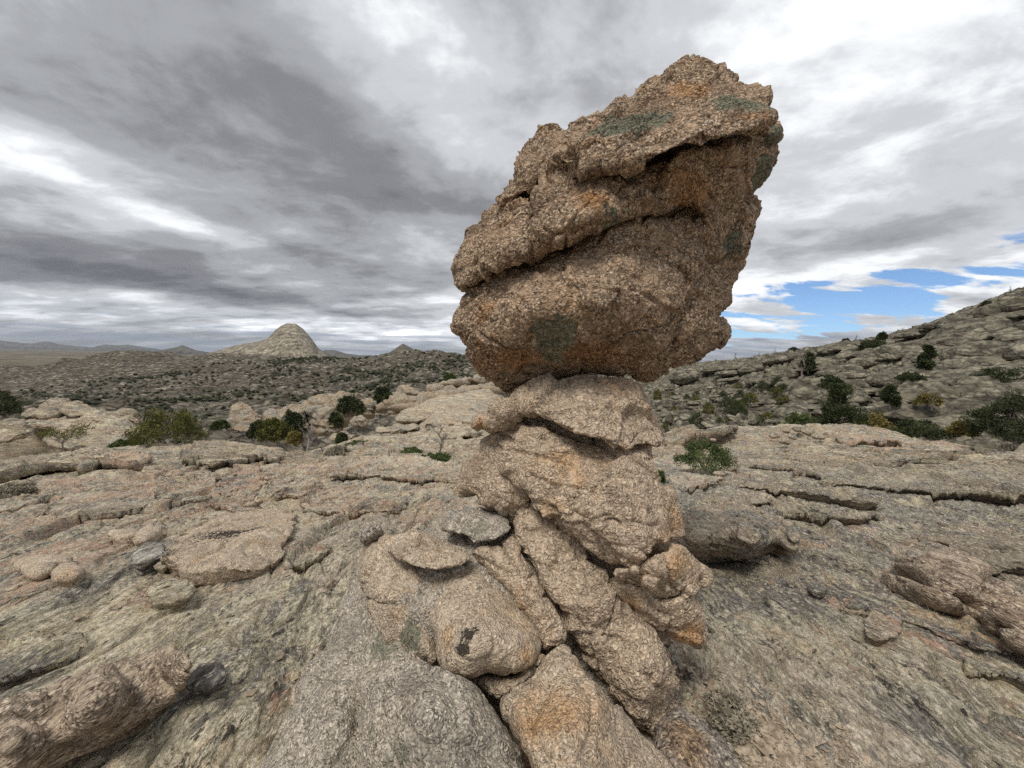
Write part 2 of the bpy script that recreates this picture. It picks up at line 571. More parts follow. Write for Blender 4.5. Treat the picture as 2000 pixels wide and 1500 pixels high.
simple_mat('dead_wood', (0.24, 0.22, 0.20), (0.42, 0.40, 0.37), 25, 0.95)
simple_mat('far_green', (0.028, 0.033, 0.020), (0.070, 0.076, 0.045), 0.2)
simple_mat('juniper_green', (0.06, 0.072, 0.022), (0.19, 0.185, 0.055), 1.6)
simple_mat('dark_green', (0.032, 0.045, 0.020), (0.085, 0.100, 0.045), 1.0)
simple_mat('bright_green', (0.055, 0.080, 0.028), (0.135, 0.170, 0.065), 2.5)
simple_mat('yellow_leaf', (0.12, 0.10, 0.035), (0.27, 0.22, 0.07), 2.0)
simple_mat('dry_twig', (0.26, 0.23, 0.18), (0.42, 0.38, 0.30), 25)
simple_mat('gravel_stone', (0.27, 0.21, 0.15), (0.52, 0.44, 0.34), 28)


def hill_mat(name, base=(0.27, 0.245, 0.205), scale=0.2, soil=0.35, crack=1.0, dip=(0.35, 0.1, 1.0), bumpd=0.6, green=0.3):
    m, t, b = new_mat(name)
    P = t.node('ShaderNodeNewGeometry').outputs['Position']
    n1 = t.noise(P, scale * 0.35, 6, 0.65)
    n2 = t.noise(P, scale * 3.0, 9, 0.76)
    # joints between exfoliation sheets: bands across the dip direction
    dv = t.node('ShaderNodeVectorMath', operation='DOT_PRODUCT')
    t.put(dv.inputs[0], P)
    dv.inputs[1].default_value = dip
    band = t.add(t.mul(dv.outputs['Value'], scale * 2.4), t.mul(t.noise(P, scale * 0.7, 4, 0.6), 3.2))
    fr = t.m('ABSOLUTE', t.sub(t.m('FRACT', band), 0.5))
    jl = t.ramp(t.add(fr, t.mul(t.sub(n2, 0.5), 0.22)), 0.04, 0.11, 1.0, 0.0)
    col = t.mix(t.ramp(n2, 0.42, 0.58), tuple(v * 0.48 for v in base), tuple(min(1, v * 1.35) for v in base))
    Pc = t.vm('MULTIPLY', t.vm('ADD', P, t.vm('SCALE', t.vm('SUBTRACT', t.noise(P, scale * 2.0, 3, 0.6, color=True), (0.5, 0.5, 0.5)), 1.2 / scale / 3)), (0.55, 0.8, 1.9))
    cel = t.vor(Pc, scale * 2.6, 'F1', 'Color')
    ce_r, ce_g, ce_b = t.xyz(cel)
    ced = t.vor(Pc, scale * 2.6, 'DISTANCE_TO_EDGE')
    cel2 = t.vor(Pc, scale * 7.5, 'F1', 'Color')
    c2r_, c2g_, c2b_ = t.xyz(cel2)
    br = t.mul(t.ramp(ce_r, 0.0, 1.0, 0.72, 1.22, smooth=False), t.ramp(c2r_, 0.0, 1.0, 0.78, 1.2, smooth=False))
    col = t.mix(1.0, col, t.comb(br, br, br), 'MULTIPLY')
    col = t.mix(t.mul(t.ramp(ced, 0.02, 0.07, 1.0, 0.0), 0.65 * crack), col, (0.04, 0.037, 0.032))
    col = t.mix(t.mul(t.ramp(n1, 0.45, 0.60), soil), col, (0.115, 0.098, 0.07))
    col = t.mix(t.mul(t.ramp(t.noise(P, scale * 1.4, 6, 0.7), 0.50, 0.62), green), col, (0.215, 0.205, 0.145))
    col = t.mix(t.mul(jl, 0.6 * crack), col, (0.05, 0.045, 0.04))
    t.l.new(col, b.inputs['Base Color'])
    b.inputs['Roughness'].default_value = 0.95
    h = t.add(t.add(t.mul(n2, 1.0), t.mul(jl, -0.8 * crack)), t.mul(t.ramp(ced, 0.0, 0.2), 0.9 * crack))
    t.l.new(t.bump(h, bumpd), b.inputs['Normal'])
    return m


hill_mat('hillside_rock', (0.235, 0.215, 0.165), 0.17, 0.25, 0.9, (0.28, -0.2, 1.0), 0.18)
hill_mat('hill_rock', (0.27, 0.24, 0.19), 0.085, 0.55, 1.0, (-0.35, 0.0, 1.0), 1.6)
hill_mat('dome_rock', (0.31, 0.275, 0.215), 0.02, 0.10, 0.25, (-0.5, 0.0, 1.0), 2.0, 0.1)
hill_mat('far_mountain', (0.11, 0.105, 0.095), 0.002, 0.5, 0.2, (0.2, 0.0, 1.0), 30.0)
hill_mat('plain_soil', (0.17, 0.145, 0.10), 0.003, 0.5, 0.0, (0, 0, 1.0), 0.5, 0.2)


# ------------------------------------------------------------------ object helpers
def set_patch(me, co, patches):
    """soft 3-D stain masks stored per vertex: r rust, g lichen, b dark"""
    a = me.attributes.new('patch', 'FLOAT_VECTOR', 'POINT')
    v = np.zeros((len(co), 3), np.float32)
    for (c, r, ch, amt) in patches:
        d = np.sqrt((((co - np.asarray(c)) / np.asarray(r)) ** 2).sum(1))
        v[:, ch] = np.maximum(v[:, ch], amt * np.clip(1.25 - d, 0, 1))
    a.data.foreach_set('vector', v.ravel())


def mesh_obj(name, co, faces, mat, parent=None, smooth=True, loc=None):
    me = bpy.data.meshes.new(name)
    co = np.asarray(co, np.float32)
    if loc is None:
        loc = (0, 0, 0)
    loc = np.asarray(loc, float)
    faces = np.asarray(faces, np.int32)
    n, k = faces.shape
    me.vertices.add(len(co))
    me.vertices.foreach_set('co', (co - loc).astype(np.float32).ravel())
    me.loops.add(n * k)
    me.loops.foreach_set('vertex_index', faces.ravel())
    me.polygons.add(n)
    me.polygons.foreach_set('loop_start', np.arange(0, n * k, k, dtype=np.int32))
    me.polygons.foreach_set('loop_total', np.full(n, k, np.int32))
    me.polygons.foreach_set('use_smooth', np.full(n, smooth, bool))
    me.update(calc_edges=True)
    me.validate()
    if mat:
        me.materials.append(MATS[mat])
    o = bpy.data.objects.new(name, me)
    COL.objects.link(o)
    if parent is not None:
        o.parent = parent
        # part vertices were given in world space: shift into the thing's frame
    else:
        o.location = loc
    return o


def tag(o, label=None, cat=None, group=None, kind=None):
    if label: o['label'] = label
    if cat: o['category'] = cat
    if group: o['group'] = group
    if kind: o['kind'] = kind
    elif cat: o['kind'] = 'thing'
    return o


def empty(name, loc, label, cat, group=None):
    o = bpy.data.objects.new(name, None)
    o.location = loc
    o.empty_display_size = 0.2
    COL.objects.link(o)
    return tag(o, label, cat, group)


def poly_dist(pts, poly):
    """distance from points to a closed polyline, vectorised"""
    d = np.full(len(pts), 1e9)
    for i in range(len(poly)):
        a, b = poly[i], poly[(i + 1) % len(poly)]
        ab = b - a
        t = np.clip(((pts - a) @ ab) / (ab @ ab + 1e-12), 0, 1)
        d = np.minimum(d, np.hypot(*(pts - (a + t[:, None] * ab)).T))
    return d


def in_poly(pts, poly):
    x, y = pts[:, 0], pts[:, 1]
    c = np.zeros(len(pts), bool)
    j = len(poly) - 1
    for i in range(len(poly)):
        xi, yi = poly[i]
        xj, yj = poly[j]
        c ^= ((yi > y) != (yj > y)) & (x < (xj - xi) * (y - yi) / (yj - yi + 1e-12) + xi)
        j = i
    return c


def densify(poly, step, rough=0.0, seed=0):
    rs = np.random.RandomState(seed)
    poly = np.asarray(poly, float)
    out = []
    # Catmull-Rom so the outline has no straight runs
    n = len(poly)
    for i in range(n):
        p0, p1, p2, p3 = poly[i - 1], poly[i], poly[(i + 1) % n], poly[(i + 2) % n]
        k = max(1, int(np.hypot(*(p2 - p1)) / step))
        for q in range(k):
            t = q / k
            c = 0.5 * ((2 * p1) + (-p0 + p2) * t + (2 * p0 - 5 * p1 + 4 * p2 - p3) * t * t + (-p0 + 3 * p1 - 3 * p2 + p3) * t ** 3)
            lin = p1 + (p2 - p1) * t
            out.append(0.5 * c + 0.5 * lin)
    return np.array(out)


def shell(poly, step):
    """triangulated 2-D region: points, triangles, distance to rim"""
    rim = densify(poly, step)
    lo, hi = rim.min(0), rim.max(0)
    gx, gy = np.meshgrid(np.arange(lo[0], hi[0], step), np.arange(lo[1], hi[1], step * 0.87))
    gx[1::2] += step * 0.5
    g = np.stack([gx.ravel(), gy.ravel()], 1)
    g = g[in_poly(g, rim)]
    dg = poly_dist(g, rim)
    g = g[dg > step * 0.45]
    allp = np.vstack([rim, g])
    nr = len(rim)
    vs, es, fs, *_ = delaunay_2d_cdt([Vector(p) for p in allp], [(i, (i + 1) % nr) for i in range(nr)], [], 0, 1e-7)
    P = np.array([tuple(v) for v in vs])
    F = np.array([f for f in fs if len(f) == 3], int)
    F = F[in_poly(P[F].mean(1), rim)]
    d = poly_dist(P, rim)
    d[d < step * 0.01] = 0
    return P, F, d


_tmp_scene_objs = []


def remesh(co, tris, voxel, smooth=3, depth=0):
    me = bpy.data.meshes.new('tmp')
    me.from_pydata(co.tolist(), [], tris.tolist())
    me.update()
    o = bpy.data.objects.new('tmp', me)
    COL.objects.link(o)
    r = o.modifiers.new('r', 'REMESH')
    r.mode = 'VOXEL'
    r.voxel_size = voxel
    r.adaptivity = 0
    if smooth:
        s = o.modifiers.new('s', 'SMOOTH')
        s.factor = 0.5
        s.iterations = smooth
    dg = bpy.context.evaluated_depsgraph_get()
    ev = o.evaluated_get(dg)
    m2 = bpy.data.meshes.new_from_object(ev)
    n = len(m2.vertices)
    C = np.empty(n * 3, np.float32)
    m2.vertices.foreach_get('co', C)
    N = np.empty(n * 3, np.float32)
    m2.vertices.foreach_get('normal', N)
    Fq = np.empty(len(m2.loops), np.int32)
    m2.loops.foreach_get('vertex_index', Fq)
    ok = len(m2.loops) == 4 * len(m2.polygons)
    if ok:
        F = Fq.reshape(-1, 4)
    else:
        m2.calc_loop_triangles()
        F = np.empty(len(m2.loop_triangles) * 3, np.int32)
        m2.loop_triangles.foreach_get('vertices', F)
        F = F.reshape(-1, 3) if len(F) else np.zeros((0, 3), np.int32)
    bpy.data.objects.remove(o)
    bpy.data.meshes.remove(me)
    bpy.data.meshes.remove(m2)
    if n < 60 and depth < 5:
        return remesh(co, tris, voxel * 0.6, smooth, depth + 1)
    return C.reshape(-1, 3).astype(float), N.reshape(-1, 3).astype(float), F


def rockify(C, N, k=1.0, size=1.0, lump=1.0, facet=1.0, grain=1.0, layer=0.0, ldir=(0, 0, 1), seed=0.0, crackk=1.0, stretch=(1, 1, 1)):
    """size = typical scale of the rock in metres relative to the hoodoo (1)"""
    s = 1.0 / size
    p = (C + seed * 3.71) * s * np.asarray(stretch, float)
    w = np.stack([perlin(p * 2.3 + 5), perlin(p * 2.3 + 31), perlin(p * 2.3 + 77)], 1)
    h = 0.030 * lump * fbm(p * 3.0, 3)
    # angular spalls: plateaus of different height with sharp edges
    for (fr, wa, amp) in ((3.0, 0.05, 1.0), (7.0, 0.03, 0.45), (17.0, 0.02, 0.18)):
        f1, f2, idd, of = worley_off((p + w * wa) * np.array([fr, fr, fr * 1.25]) + fr)
        tl = (of * GRAD[idd]).sum(1)
        e = sstep(0.0, 0.07, f2 - f1)
        h = h + facet * amp * 0.034 * (1.5 * tl + 1.1 * (PTS[idd][:, 0] - 0.5)) * (0.25 + 0.75 * e) - crackk * amp * 0.010 * (1 - e)
    # wandering cracks
    cr = np.abs(perlin((p + w * 0.08) * np.array([2.2, 2.2, 3.4]) + 40))
    h = h - crackk * 0.024 * (1 - sstep(0.0, 0.030, cr)) * sstep(-0.1, 0.3, perlin(p * 1.7 + 60))
    if layer:
        dv = p @ np.asarray(ldir, float)
        q = dv * 9 + 1.6 * perlin(p * 1.1) + 0.5 * perlin(p * 4)
        fr = np.abs((q % 1.0) - 0.5) * 2
        h = h + layer * 0.02 * (sstep(0.0, 0.55, fr) - 0.6) + layer * 0.010 * (PTS[(np.floor(q).astype(int)) & 4095][:, 0] - 0.5)
    # crystals and pits
    f1, f2, _ = worley(p * 34.0 + 3)
    h = h + grain * 0.0065 * (0.45 - f1)
    h = h + grain * 0.0045 * fbm(p * 22.0, 3, gain=0.6)
    return C + N * (h * k * size)[:, None]


def block(name, outline, ctrl, back=0.5, R=0.10, mat='boulder_granite', parent=None, voxel=0.0085, size=1.0, patches=(), bfac=0.55,
          flatR=None, **kw):
    """a rock whose visible face passes through the given points; outline and points are in photograph pixels, depths in metres.
    The body is closed: rounded rim, bulging back."""
    outline = np.asarray(outline, float)
    ctrl = np.asarray(ctrl, float)
    Dm = ctrl[:, 2].mean()
    step = max(voxel * 2.2, 0.010) / Dm * FPX
    P, F, d = shell(outline, step)
    dm = d * Dm / FPX
    if len(ctrl) >= 3:
        sp = max(0.25, 0.30 * np.sqrt(np.ptp(outline[:, 0]) * np.ptp(outline[:, 1])) / 100.0 / len(ctrl) ** 0.5 * 1.6)
        rb = RBF(ctrl[:, :2] / 100.0, ctrl[:, 2], smooth=0.01, eps=sp)
        Df = rb(P / 100.0)
    else:
        Df = np.full(len(P), Dm)
    t = np.clip(dm / R, 0, 1)
    prof = np.sqrt(np.clip(1 - (1 - t) ** 2, 0, 1))
    Drim = Df + R * 0.9
    front = at_depth(P[:, 0], P[:, 1], Df + R * 0.9 * (1 - prof))
    half = max(dm.max(), 1e-3)
    tb = np.clip(dm / (half * bfac), 0, 1)
    bprof = np.sqrt(np.clip(1 - (1 - tb) ** 2, 0, 1))
    vd = rays(outline[:, 0].mean(), outline[:, 1].mean())
    bk = at_depth(P[:, 0], P[:, 1], Drim) + vd[None] / np.linalg.norm(vd) * (back * bprof)[:, None]
    n = len(P)
    rim = d <= 0
    idx = np.arange(n) + n
    # rim vertices are shared
    idx[rim] = np.arange(n)[rim]
    co = np.vstack([front, bk])
    tris = np.vstack([F, idx[F][:, ::-1]])
    C, N, Fq = remesh(co, tris, voxel, 9)
    C = rockify(C, N, size=size, **kw)
    loc = None
    o = mesh_obj(name, C, Fq, mat, parent, loc=(C.mean(0) * [1, 1, 0] + [0, 0, C[:, 2].min()]) if parent is None else parent.location)
    pl = []
    off = np.array(o.location if parent is None else parent.location)
    for (px, py, D, rr, ch, amt) in patches:
        pl.append((at_depth(px, py, D) - off, (rr if not np.isscalar(rr) else (rr,) * 3), ch, amt))
    set_patch(o.data, C - off, pl)
    return o


# ------------------------------------------------------------------ terrain
def theta_r(x, y):
    return np.arctan2(x, y), np.hypot(x, y)


class Field:
    """smooth height field through control points; interpolates slope as seen from the crest in (azimuth, log distance)"""
    def __init__(s, px_pts, extra=(), wt=2.2, smooth=1e-3):
        X, v = [], []
        for (px, py, y) in px_pts:
            r_ = rays(px, py)
            k = y / r_[1]
            x, z = r_[0] * k, CAM_Z + r_[2] * k
            th, r = theta_r(x, y)
            X.append((th * wt, math.log(r)))
            v.append((z - CAM_Z) / r)
        for (thd, r, z) in extra:
            X.append((math.radians(thd) * wt, math.log(r)))
            v.append((z - CAM_Z) / r)
        s.wt = wt
        s.f = RBF(X, v, smooth)

    def __call__(s, x, y):
        th, r = theta_r(x, y)
        r = np.maximum(r, 0.2)
        sh = np.shape(x)
        q = np.stack([np.ravel(th) * s.wt, np.log(np.ravel(r))], 1)
        return CAM_Z + (s.f(q) * np.ravel(r)).reshape(sh)


near_pts = [
    (-100, 1500, 1.25), (400, 1500, 1.27), (1000, 1500, 1.25), (1500, 1500, 1.22), (2100, 1500, 1.2),
    (0, 1300, 1.8), (500, 1300, 1.8), (1500, 1300, 1.78), (2000, 1300, 1.75),
    (0, 1100, 3.15), (400, 1100, 3.15), (700, 1100, 3.0), (1500, 1110, 3.0), (2000, 1110, 2.95),
    (0, 1000, 4.9), (500, 1000, 4.9), (850, 1000, 4.7), (1400, 1000, 4.7), (2000, 1010, 4.7),
    (0, 930, 8.2), (300, 925, 8.4), (600, 930, 8.0), (850, 935, 7.6), (1350, 930, 7.8), (1650, 935, 8.0), (2000, 940, 7.8),
    (0, 890, 14), (150, 885, 14.5), (330, 872, 16), (470, 868, 16), (560, 888, 13), (700, 885, 13.5), (850, 905, 10.5), (920, 912, 10),
    (1350, 885, 14), (1500, 875, 15), (1750, 878, 15), (2000, 890, 14),
    (0, 815, 24), (100, 792, 26), (200, 792, 26), (270, 818, 25), (330, 868, 22), (450, 862, 21),
    (560, 880, 16), (620, 872, 20), (700, 850, 26), (780, 800, 40), (850, 775, 44), (960, 752, 48), (900, 850, 24), (960, 800, 36),
    (1320, 845, 24), (1420, 840, 27), (1550, 848, 27), (1700, 852, 27), (1850, 855, 27), (2000, 858, 27), (2150, 862, 27),
]
near_extra = [(-100, 1.5, -0.1), (100, 1.5, -0.1), (180, 1.5, -0.1), (-100, 6, -0.6), (100, 6, -0.6), (180, 6, -0.3), (-180, 6, -0.3),
              (-100, 25, -5), (100, 25, -5), (180, 25, -4), (-180, 25, -4), (-180, 1.5, -0.1),
              (-60, 0.6, 0.0), (0, 0.6, 0.02), (60, 0.6, 0.0), (-100, 60, -30), (100, 60, -30), (180, 60, -30), (-180, 60, -30)]
for d_ in (-54, -40, -28, -20):
    near_extra += [(d_, 38, -16), (d_, 60, -30), (d_, 100, -60)]
for d_ in (-12, -5, 2):
    near_extra += [(d_, 60, -12), (d_, 90, -40), (d_, 130, -70)]
for d_ in (20, 32, 44, 54):
    near_extra += [(d_, 42, -14), (d_, 60, -26), (d_, 100, -60)]
G0 = Field(near_pts, near_extra)


def ground_z(x, y, fine=True):
    x = np.asarray(x, float)
    y = np.asarray(y, float)
    sh = x.shape
    x = x.ravel()
    y = y.ravel()
    z = G0(x, y)
    r = np.hypot(x, y)
    a = np.clip(r / 7.0, 0.45, 2.0)
    s = 1.0 / np.clip(r / 9.0, 1.0, 2.5)
    o = np.zeros_like(x)
    p = np.stack([x, y, o], 1)
    w = np.stack([perlin(p * 0.7 + 4), perlin(p * 0.7 + 14), o], 1) * 0.35
    q = p + w
    z = z + 0.06 * a * fbm(q * [0.9, 0.35, 1], 3)
    fa = 1.0 / (1.0 + (r / 11.0) ** 2)      # fine relief only where it can be seen
    # edges of exfoliation sheets
    t1 = 3.2 * fbm(q * [0.50, 0.28, 1] + 3, 3, gain=0.45)
    z = z + 0.12 * a / (1 + (r / 20.0) ** 2) * (terrace_g(t1, 0.07, 0.5) - t1 * 0.9)
    t2 = 4.0 * fbm(q * [1.5, 0.7, 1] + 23, 3, gain=0.5)
    z = z + 0.065 * np.minimum(a, 1.6) / (1 + (r / 10.0) ** 2) * (terrace_g(t2, 0.10, 0.5) - t2 * 0.85)
    t3 = 5.0 * fbm(q * [4.2, 1.6, 1] + 43, 2, gain=0.5)
    z = z + 0.024 * np.minimum(a, 1.2) * fa * (terrace_g(t3, 0.16, 0.4) - t3 * 0.7)
    if fine:
        z = z + 0.011 * np.clip(a, 0.45, 1.2) * fa * fbm(q * [10, 2.6, 1] + 51, 4, gain=0.6, ridged=True)
        cr = np.abs(perlin(q * [0.8, 0.55, 1] + 80))
        z = z - 0.035 * np.minimum(a, 1.5) * fa * (1 - sstep(0, 0.018, cr)) * sstep(0.0, 0.3, perlin(p * 0.5 + 90))
        z = z + 0.006 * fa * fbm(p * 30, 2)
    t5 = 2.8 * fbm(q * [0.16, 0.34, 1] + 71, 2, gain=0.45)
    z = z + 0.16 * sstep(7, 14, r) * (terrace_g(t5, 0.09, 0.45) - t5 * 0.9)
    # far ledges: broad, long benches
    t4 = 2.6 * fbm(q * [0.11, 0.20, 1] + 63, 3, gain=0.5)
    z = z + 0.35 * sstep(9, 20, r) * (terrace_g(t4, 0.10, 0.3) - t4 * 0.9)
    return z.reshape(sh)


def polar_grid(th, r, zf, wrap=False):
    TH, Rr = np.meshgrid(th, r)
    x, y = Rr * np.sin(TH), Rr * np.cos(TH)
    z = zf(x, y)
    co = np.stack([x.ravel(), y.ravel(), z.ravel()], 1)
    nr, nt = TH.shape
    i = np.arange(nr - 1)[:, None] * nt
    j = np.arange(nt if wrap else nt - 1)[None]
    j2 = (j + 1) % nt
    F = np.stack([i + j, i + j2, i + nt + j2, i + nt + j], -1).reshape(-1, 4)
    return co, F


def blend_r(r0, r1, n, p=0.62):
    """radii dense near, blended between 1/r and log spacing"""
    t = np.linspace(0, 1, n)
    u0, u1 = r0 ** -p, r1 ** -p
    return (u0 + (u1 - u0) * t) ** (-1 / p)


th_dense = np.radians(np.linspace(-61, 61, 860))
th_back = np.radians(np.linspace(62.5, 297.5, 48))
co, F = polar_grid(np.concatenate([th_dense, th_back]), np.concatenate([[0.02, 0.4], blend_r(0.85, 110, 760, 0.42)]), ground_z, wrap=True)
GND = mesh_obj('bedrock_ground', co, F, 'bedrock')
tag(GND, kind='structure')
GND.data.materials.append(MATS['bedrock_bench'])
_fc = co[F].mean(1)
_rr = np.hypot(_fc[:, 0], _fc[:, 1]) + 2.5 * fbm(np.c_[_fc[:, :2] * 0.6, _fc[:, 2] * 0], 3)
GND.data.polygons.foreach_set('material_index', (_rr > 13.5).astype(np.int32))


def P_at(px, py, D):
    return at_depth(px, py, D)


def ground_point(px, py):
    """where the view ray through that spot of the photograph meets the bedrock"""
    px = np.atleast_1d(np.asarray(px, float))
    py = np.atleast_1d(np.asarray(py, float))
    R_ = rays(px, py)
    ys = np.exp(np.linspace(math.log(0.9), math.log(70), 260))
    out = np.zeros((len(px), 3))
    for i in range(len(px)):
        k = ys / R_[i, 1]
        pts = np.array([0, 0, CAM_Z]) + R_[i][None] * k[:, None]
        g = G0(pts[:, 0], pts[:, 1])
        below = np.nonzero(pts[:, 2] <= g)[0]
        if not len(below):            # the ray just clears the crest: take the crest
            near = (pts[:, 2] - g) / ys
            j = int(np.argmin(near[:200]))
            out[i] = (pts[j][0], pts[j][1], g[j])
            continue
        j = below[0]
        if j > 0:
            a0, a1 = pts[j - 1, 2] - g[j - 1], pts[j, 2] - g[j]
            f = a0 / (a0 - a1 + 1e-9)
            out[i] = pts[j - 1] + (pts[j] - pts[j - 1]) * np.clip(f, 0, 1)
        else:
            out[i] = pts[j]
    return out


patch0 = GND.data.attributes.new('patch', 'FLOAT_VECTOR', 'POINT')
pv = np.zeros((len(co), 3), np.float32)
pts_ = co
th_, r_ = theta_r(pts_[:, 0], pts_[:, 1])
# pink band to the left, greener near left, greyer right
for (px, py, sx, sy, ch, amt) in [
    (480, 950, 0.5, 2.2, 0, 1.0), (250, 950, 2.2, 2.0, 0, 0.9), (100, 1000, 2, 1.2, 0, 0.6), (1780, 1180, 0.6, 0.35, 0, 0.9), (700, 905, 2.5, 2.0, 0, 0.6),
    (150, 1200, 1.0, 0.5, 1, 1.0), (650, 960, 1.5, 1.5, 1, 0.8), (300, 1450, 1.0, 0.2, 1, 0.5), (1600, 1250, 0.5, 0.35, 1, 0.8), (1900, 1300, 0.6, 0.25, 1, 0.6),
    (1750, 950, 5, 3, 2, 0.9), (1700, 1060, 2, 0.9, 2, 0.6), (1500, 1150, 0.9, 0.4, 2, 0.7), (620, 1250, 0.35, 0.5, 2, 0.9), (1700, 1400, 0.7, 0.2, 2, 0.7), (500, 1400, 0.4, 0.15, 2, 0.6)]:
    c_ = ground_point(px, py)[0]
    d_ = np.sqrt(((pts_[:, 0] - c_[0]) / sx) ** 2 + ((pts_[:, 1] - c_[1]) / sy) ** 2)
    pv[:, ch] = np.maximum(pv[:, ch], amt * np.exp(-d_ ** 2))
patch0.data.foreach_set('vector', pv.ravel())

# the plain reaches to the horizon
co, F = polar_grid(np.radians(np.linspace(0, 360, 181)[:-1]), np.exp(np.linspace(math.log(60), math.log(32000), 150)),
                   lambda x, y: -62 + 5 * fbm(np.stack([x.ravel() / 900, y.ravel() / 900, x.ravel() * 0], 1), 3).reshape(x.shape), wrap=True)
tag(mesh_obj('plain', co, F, 'plain_soil'), kind='structure')

hill_pts = [
    (400, 836, 100), (250, 815, 140), (600, 800, 130), (800, 790, 140), (0, 815, 150), (-150, 815, 150),
    (-150, 770, 300), (-150, 735, 420), (0, 790, 240), (0, 755, 320), (0, 728, 400), (0, 712, 480),
    (120, 790, 245), (120, 745, 320), (120, 712, 390), (120, 702, 430),
    (200, 790, 250), (200, 740, 320), (200, 705, 380), (250, 684, 430), (200, 690, 420), (330, 689, 440), (300, 730, 350), (300, 780, 260),
    (420, 800, 210), (420, 760, 280), (420, 720, 360), (420, 691, 440),
    (500, 795, 200), (500, 745, 280), (500, 714, 370), (560, 699, 450), (480, 694, 450),
    (620, 775, 200), (620, 735, 290), (640, 700, 430),
    (700, 770, 190), (700, 735, 270), (700, 704, 400), (760, 692, 410), (800, 687, 400), (860, 690, 390), (910, 694, 380),
    (820, 720, 310), (900, 722, 290), (900, 755, 190), (960, 725, 250), (960, 697, 380), (1050, 700, 380), (1250, 706, 400), (1100, 740, 250), (1300, 740, 260), (1400, 722, 400),
]
hill_extra = []
for d_ in (-62, -50, -40, -30, -20, -10, 0, 15, 30):
    hill_extra += [(d_, 60, -34), (d_, 640, -40), (d_, 900, -80), (d_, 2600, -130)]
H0 = Field(hill_pts, hill_extra)


def hill_z(x, y):
    sh = x.shape
    x = x.ravel()
    y = y.ravel()
    z = H0(x, y)
    r = np.hypot(x, y)
    o = np.zeros_like(x)
    p = np.stack([x, y, o], 1)
    a = np.clip(r / 300, 0.35, 1.2)
    wr = sstep(150, 230, r) * (1 - sstep(340, 430, r))
    z = z + 11 * wr * (fbm(p / [55, 85, 1], 4, ridged=True, gain=0.45) - 0.40)
    z = z + 2.0 * a * fbm(p / 110, 3) + 2.2 * a * fbm(p / 30 + 9, 3, ridged=True)
    t = (z * 0.20 + x * 0.06) / np.clip(a, 0.5, 2) + 1.8 * fbm(p / 45 + 5, 3)
    z = z + 1.6 * a * (terrace(t, 0.3) - t)
    f1, f2, idd = worley(p / 14.0)
    z = z + a * 1.3 * (PTS[idd][:, 0] - 0.4) * sstep(0, 0.3, f2 - f1)
    z = z + 0.8 * a * fbm(p / 6, 3)
    f1, f2, idd = worley(p / 5.0 + 3)
    z = z + 1.0 * np.minimum(a, 0.6) * (PTS[idd][:, 0] - 0.4) * sstep(0, 0.25, f2 - f1) / (1 + (r / 350) ** 2)
    
    return z.reshape(sh)


co, F = polar_grid(np.radians(np.linspace(-62, 32, 640)), blend_r(58, 1200, 440, 0.45), hill_z)
HILLS = tag(mesh_obj('hills', co, F, 'hill_rock'), kind='structure')

side_pts = [
    (1250, 712, 175), (1350, 705, 165), (1400, 702, 160), (1450, 698, 150), (1550, 682, 130), (1650, 669, 118), (1750, 658, 108), (1850, 629, 98), (1900, 611, 94), (1950, 589, 90), (2000, 567, 86), (2150, 520, 80),
    (1250, 765, 120), (1400, 750, 110), (1500, 730, 102), (1600, 720, 94), (1700, 710, 87), (1800, 698, 80), (1900, 682, 74), (2000, 665, 69), (2150, 650, 64),
    (1250, 800, 80), (1400, 802, 74), (1500, 795, 70), (1600, 798, 63), (1700, 800, 58), (1800, 798, 54), (1900, 796, 51), (2000, 790, 48), (2150, 795, 47),
    (1250, 838, 58), (1500, 842, 50), (1700, 846, 46), (1900, 850, 43), (2150, 858, 41),
    (1300, 760, 240), (1500, 740, 210), (1700, 715, 175), (1900, 670, 145), (2000, 640, 135), (2150, 600, 130),
]
side_extra = [(10, 40, -20), (25, 34, -14), (40, 32, -14), (55, 30, -13), (10, 320, -60), (25, 320, -60), (40, 280, -50), (58, 260, -40)]
S0 = Field(side_pts, side_extra)


def side_z(x, y):
    sh = x.shape
    x = x.ravel()
    y = y.ravel()
    z = S0(x, y)
    o = np.zeros_like(x)
    p = np.stack([x, y, z], 1)
    z = z + 0.7 * fbm(p / 14, 3)
    q = p / [13, 11, 6] + 0.35 * np.stack([perlin(p / 9), perlin(p / 9 + 9), o], 1)
    t = 2.6 * fbm(q, 3, gain=0.45) + z * 0.12
    z = z + 1.3 * (terrace_g(t, 0.09, 0.5) - t * 0.9)
    t = 3.4 * fbm(q * 2.6 + 7, 3, gain=0.5) + z * 0.2
    z = z + 0.60 * (terrace_g(t, 0.12, 0.5) - t * 0.85)
    f1, f2, idd = worley(p / [6.5, 6.5, 3.0])
    z = z + 0.55 * (PTS[idd][:, 0] - 0.4) * sstep(0, 0.2, f2 - f1) - 0.3 * (1 - sstep(0, 0.07, f2 - f1))
    z = z + 0.10 * fbm(p / 0.9, 2)
    return z.reshape(sh)


co, F = polar_grid(np.radians(np.linspace(9, 62, 560)), blend_r(31, 300, 420, 0.5), side_z)
SIDE = tag(mesh_obj('hillside', co, F, 'hillside_rock'), kind='structure')


def hit_field(f, px, py, y0, y1, n=400):
    r_ = rays(px, py)
    ys = np.exp(np.linspace(math.log(y0), math.log(y1), n))
    k = ys / r_[1]
    pts = np.array([0, 0, CAM_Z]) + r_[None] * k[:, None]
    g = f(pts[:, 0], pts[:, 1])
    b = np.nonzero(pts[:, 2] <= g)[0]
    return pts[b[0]] if len(b) else None


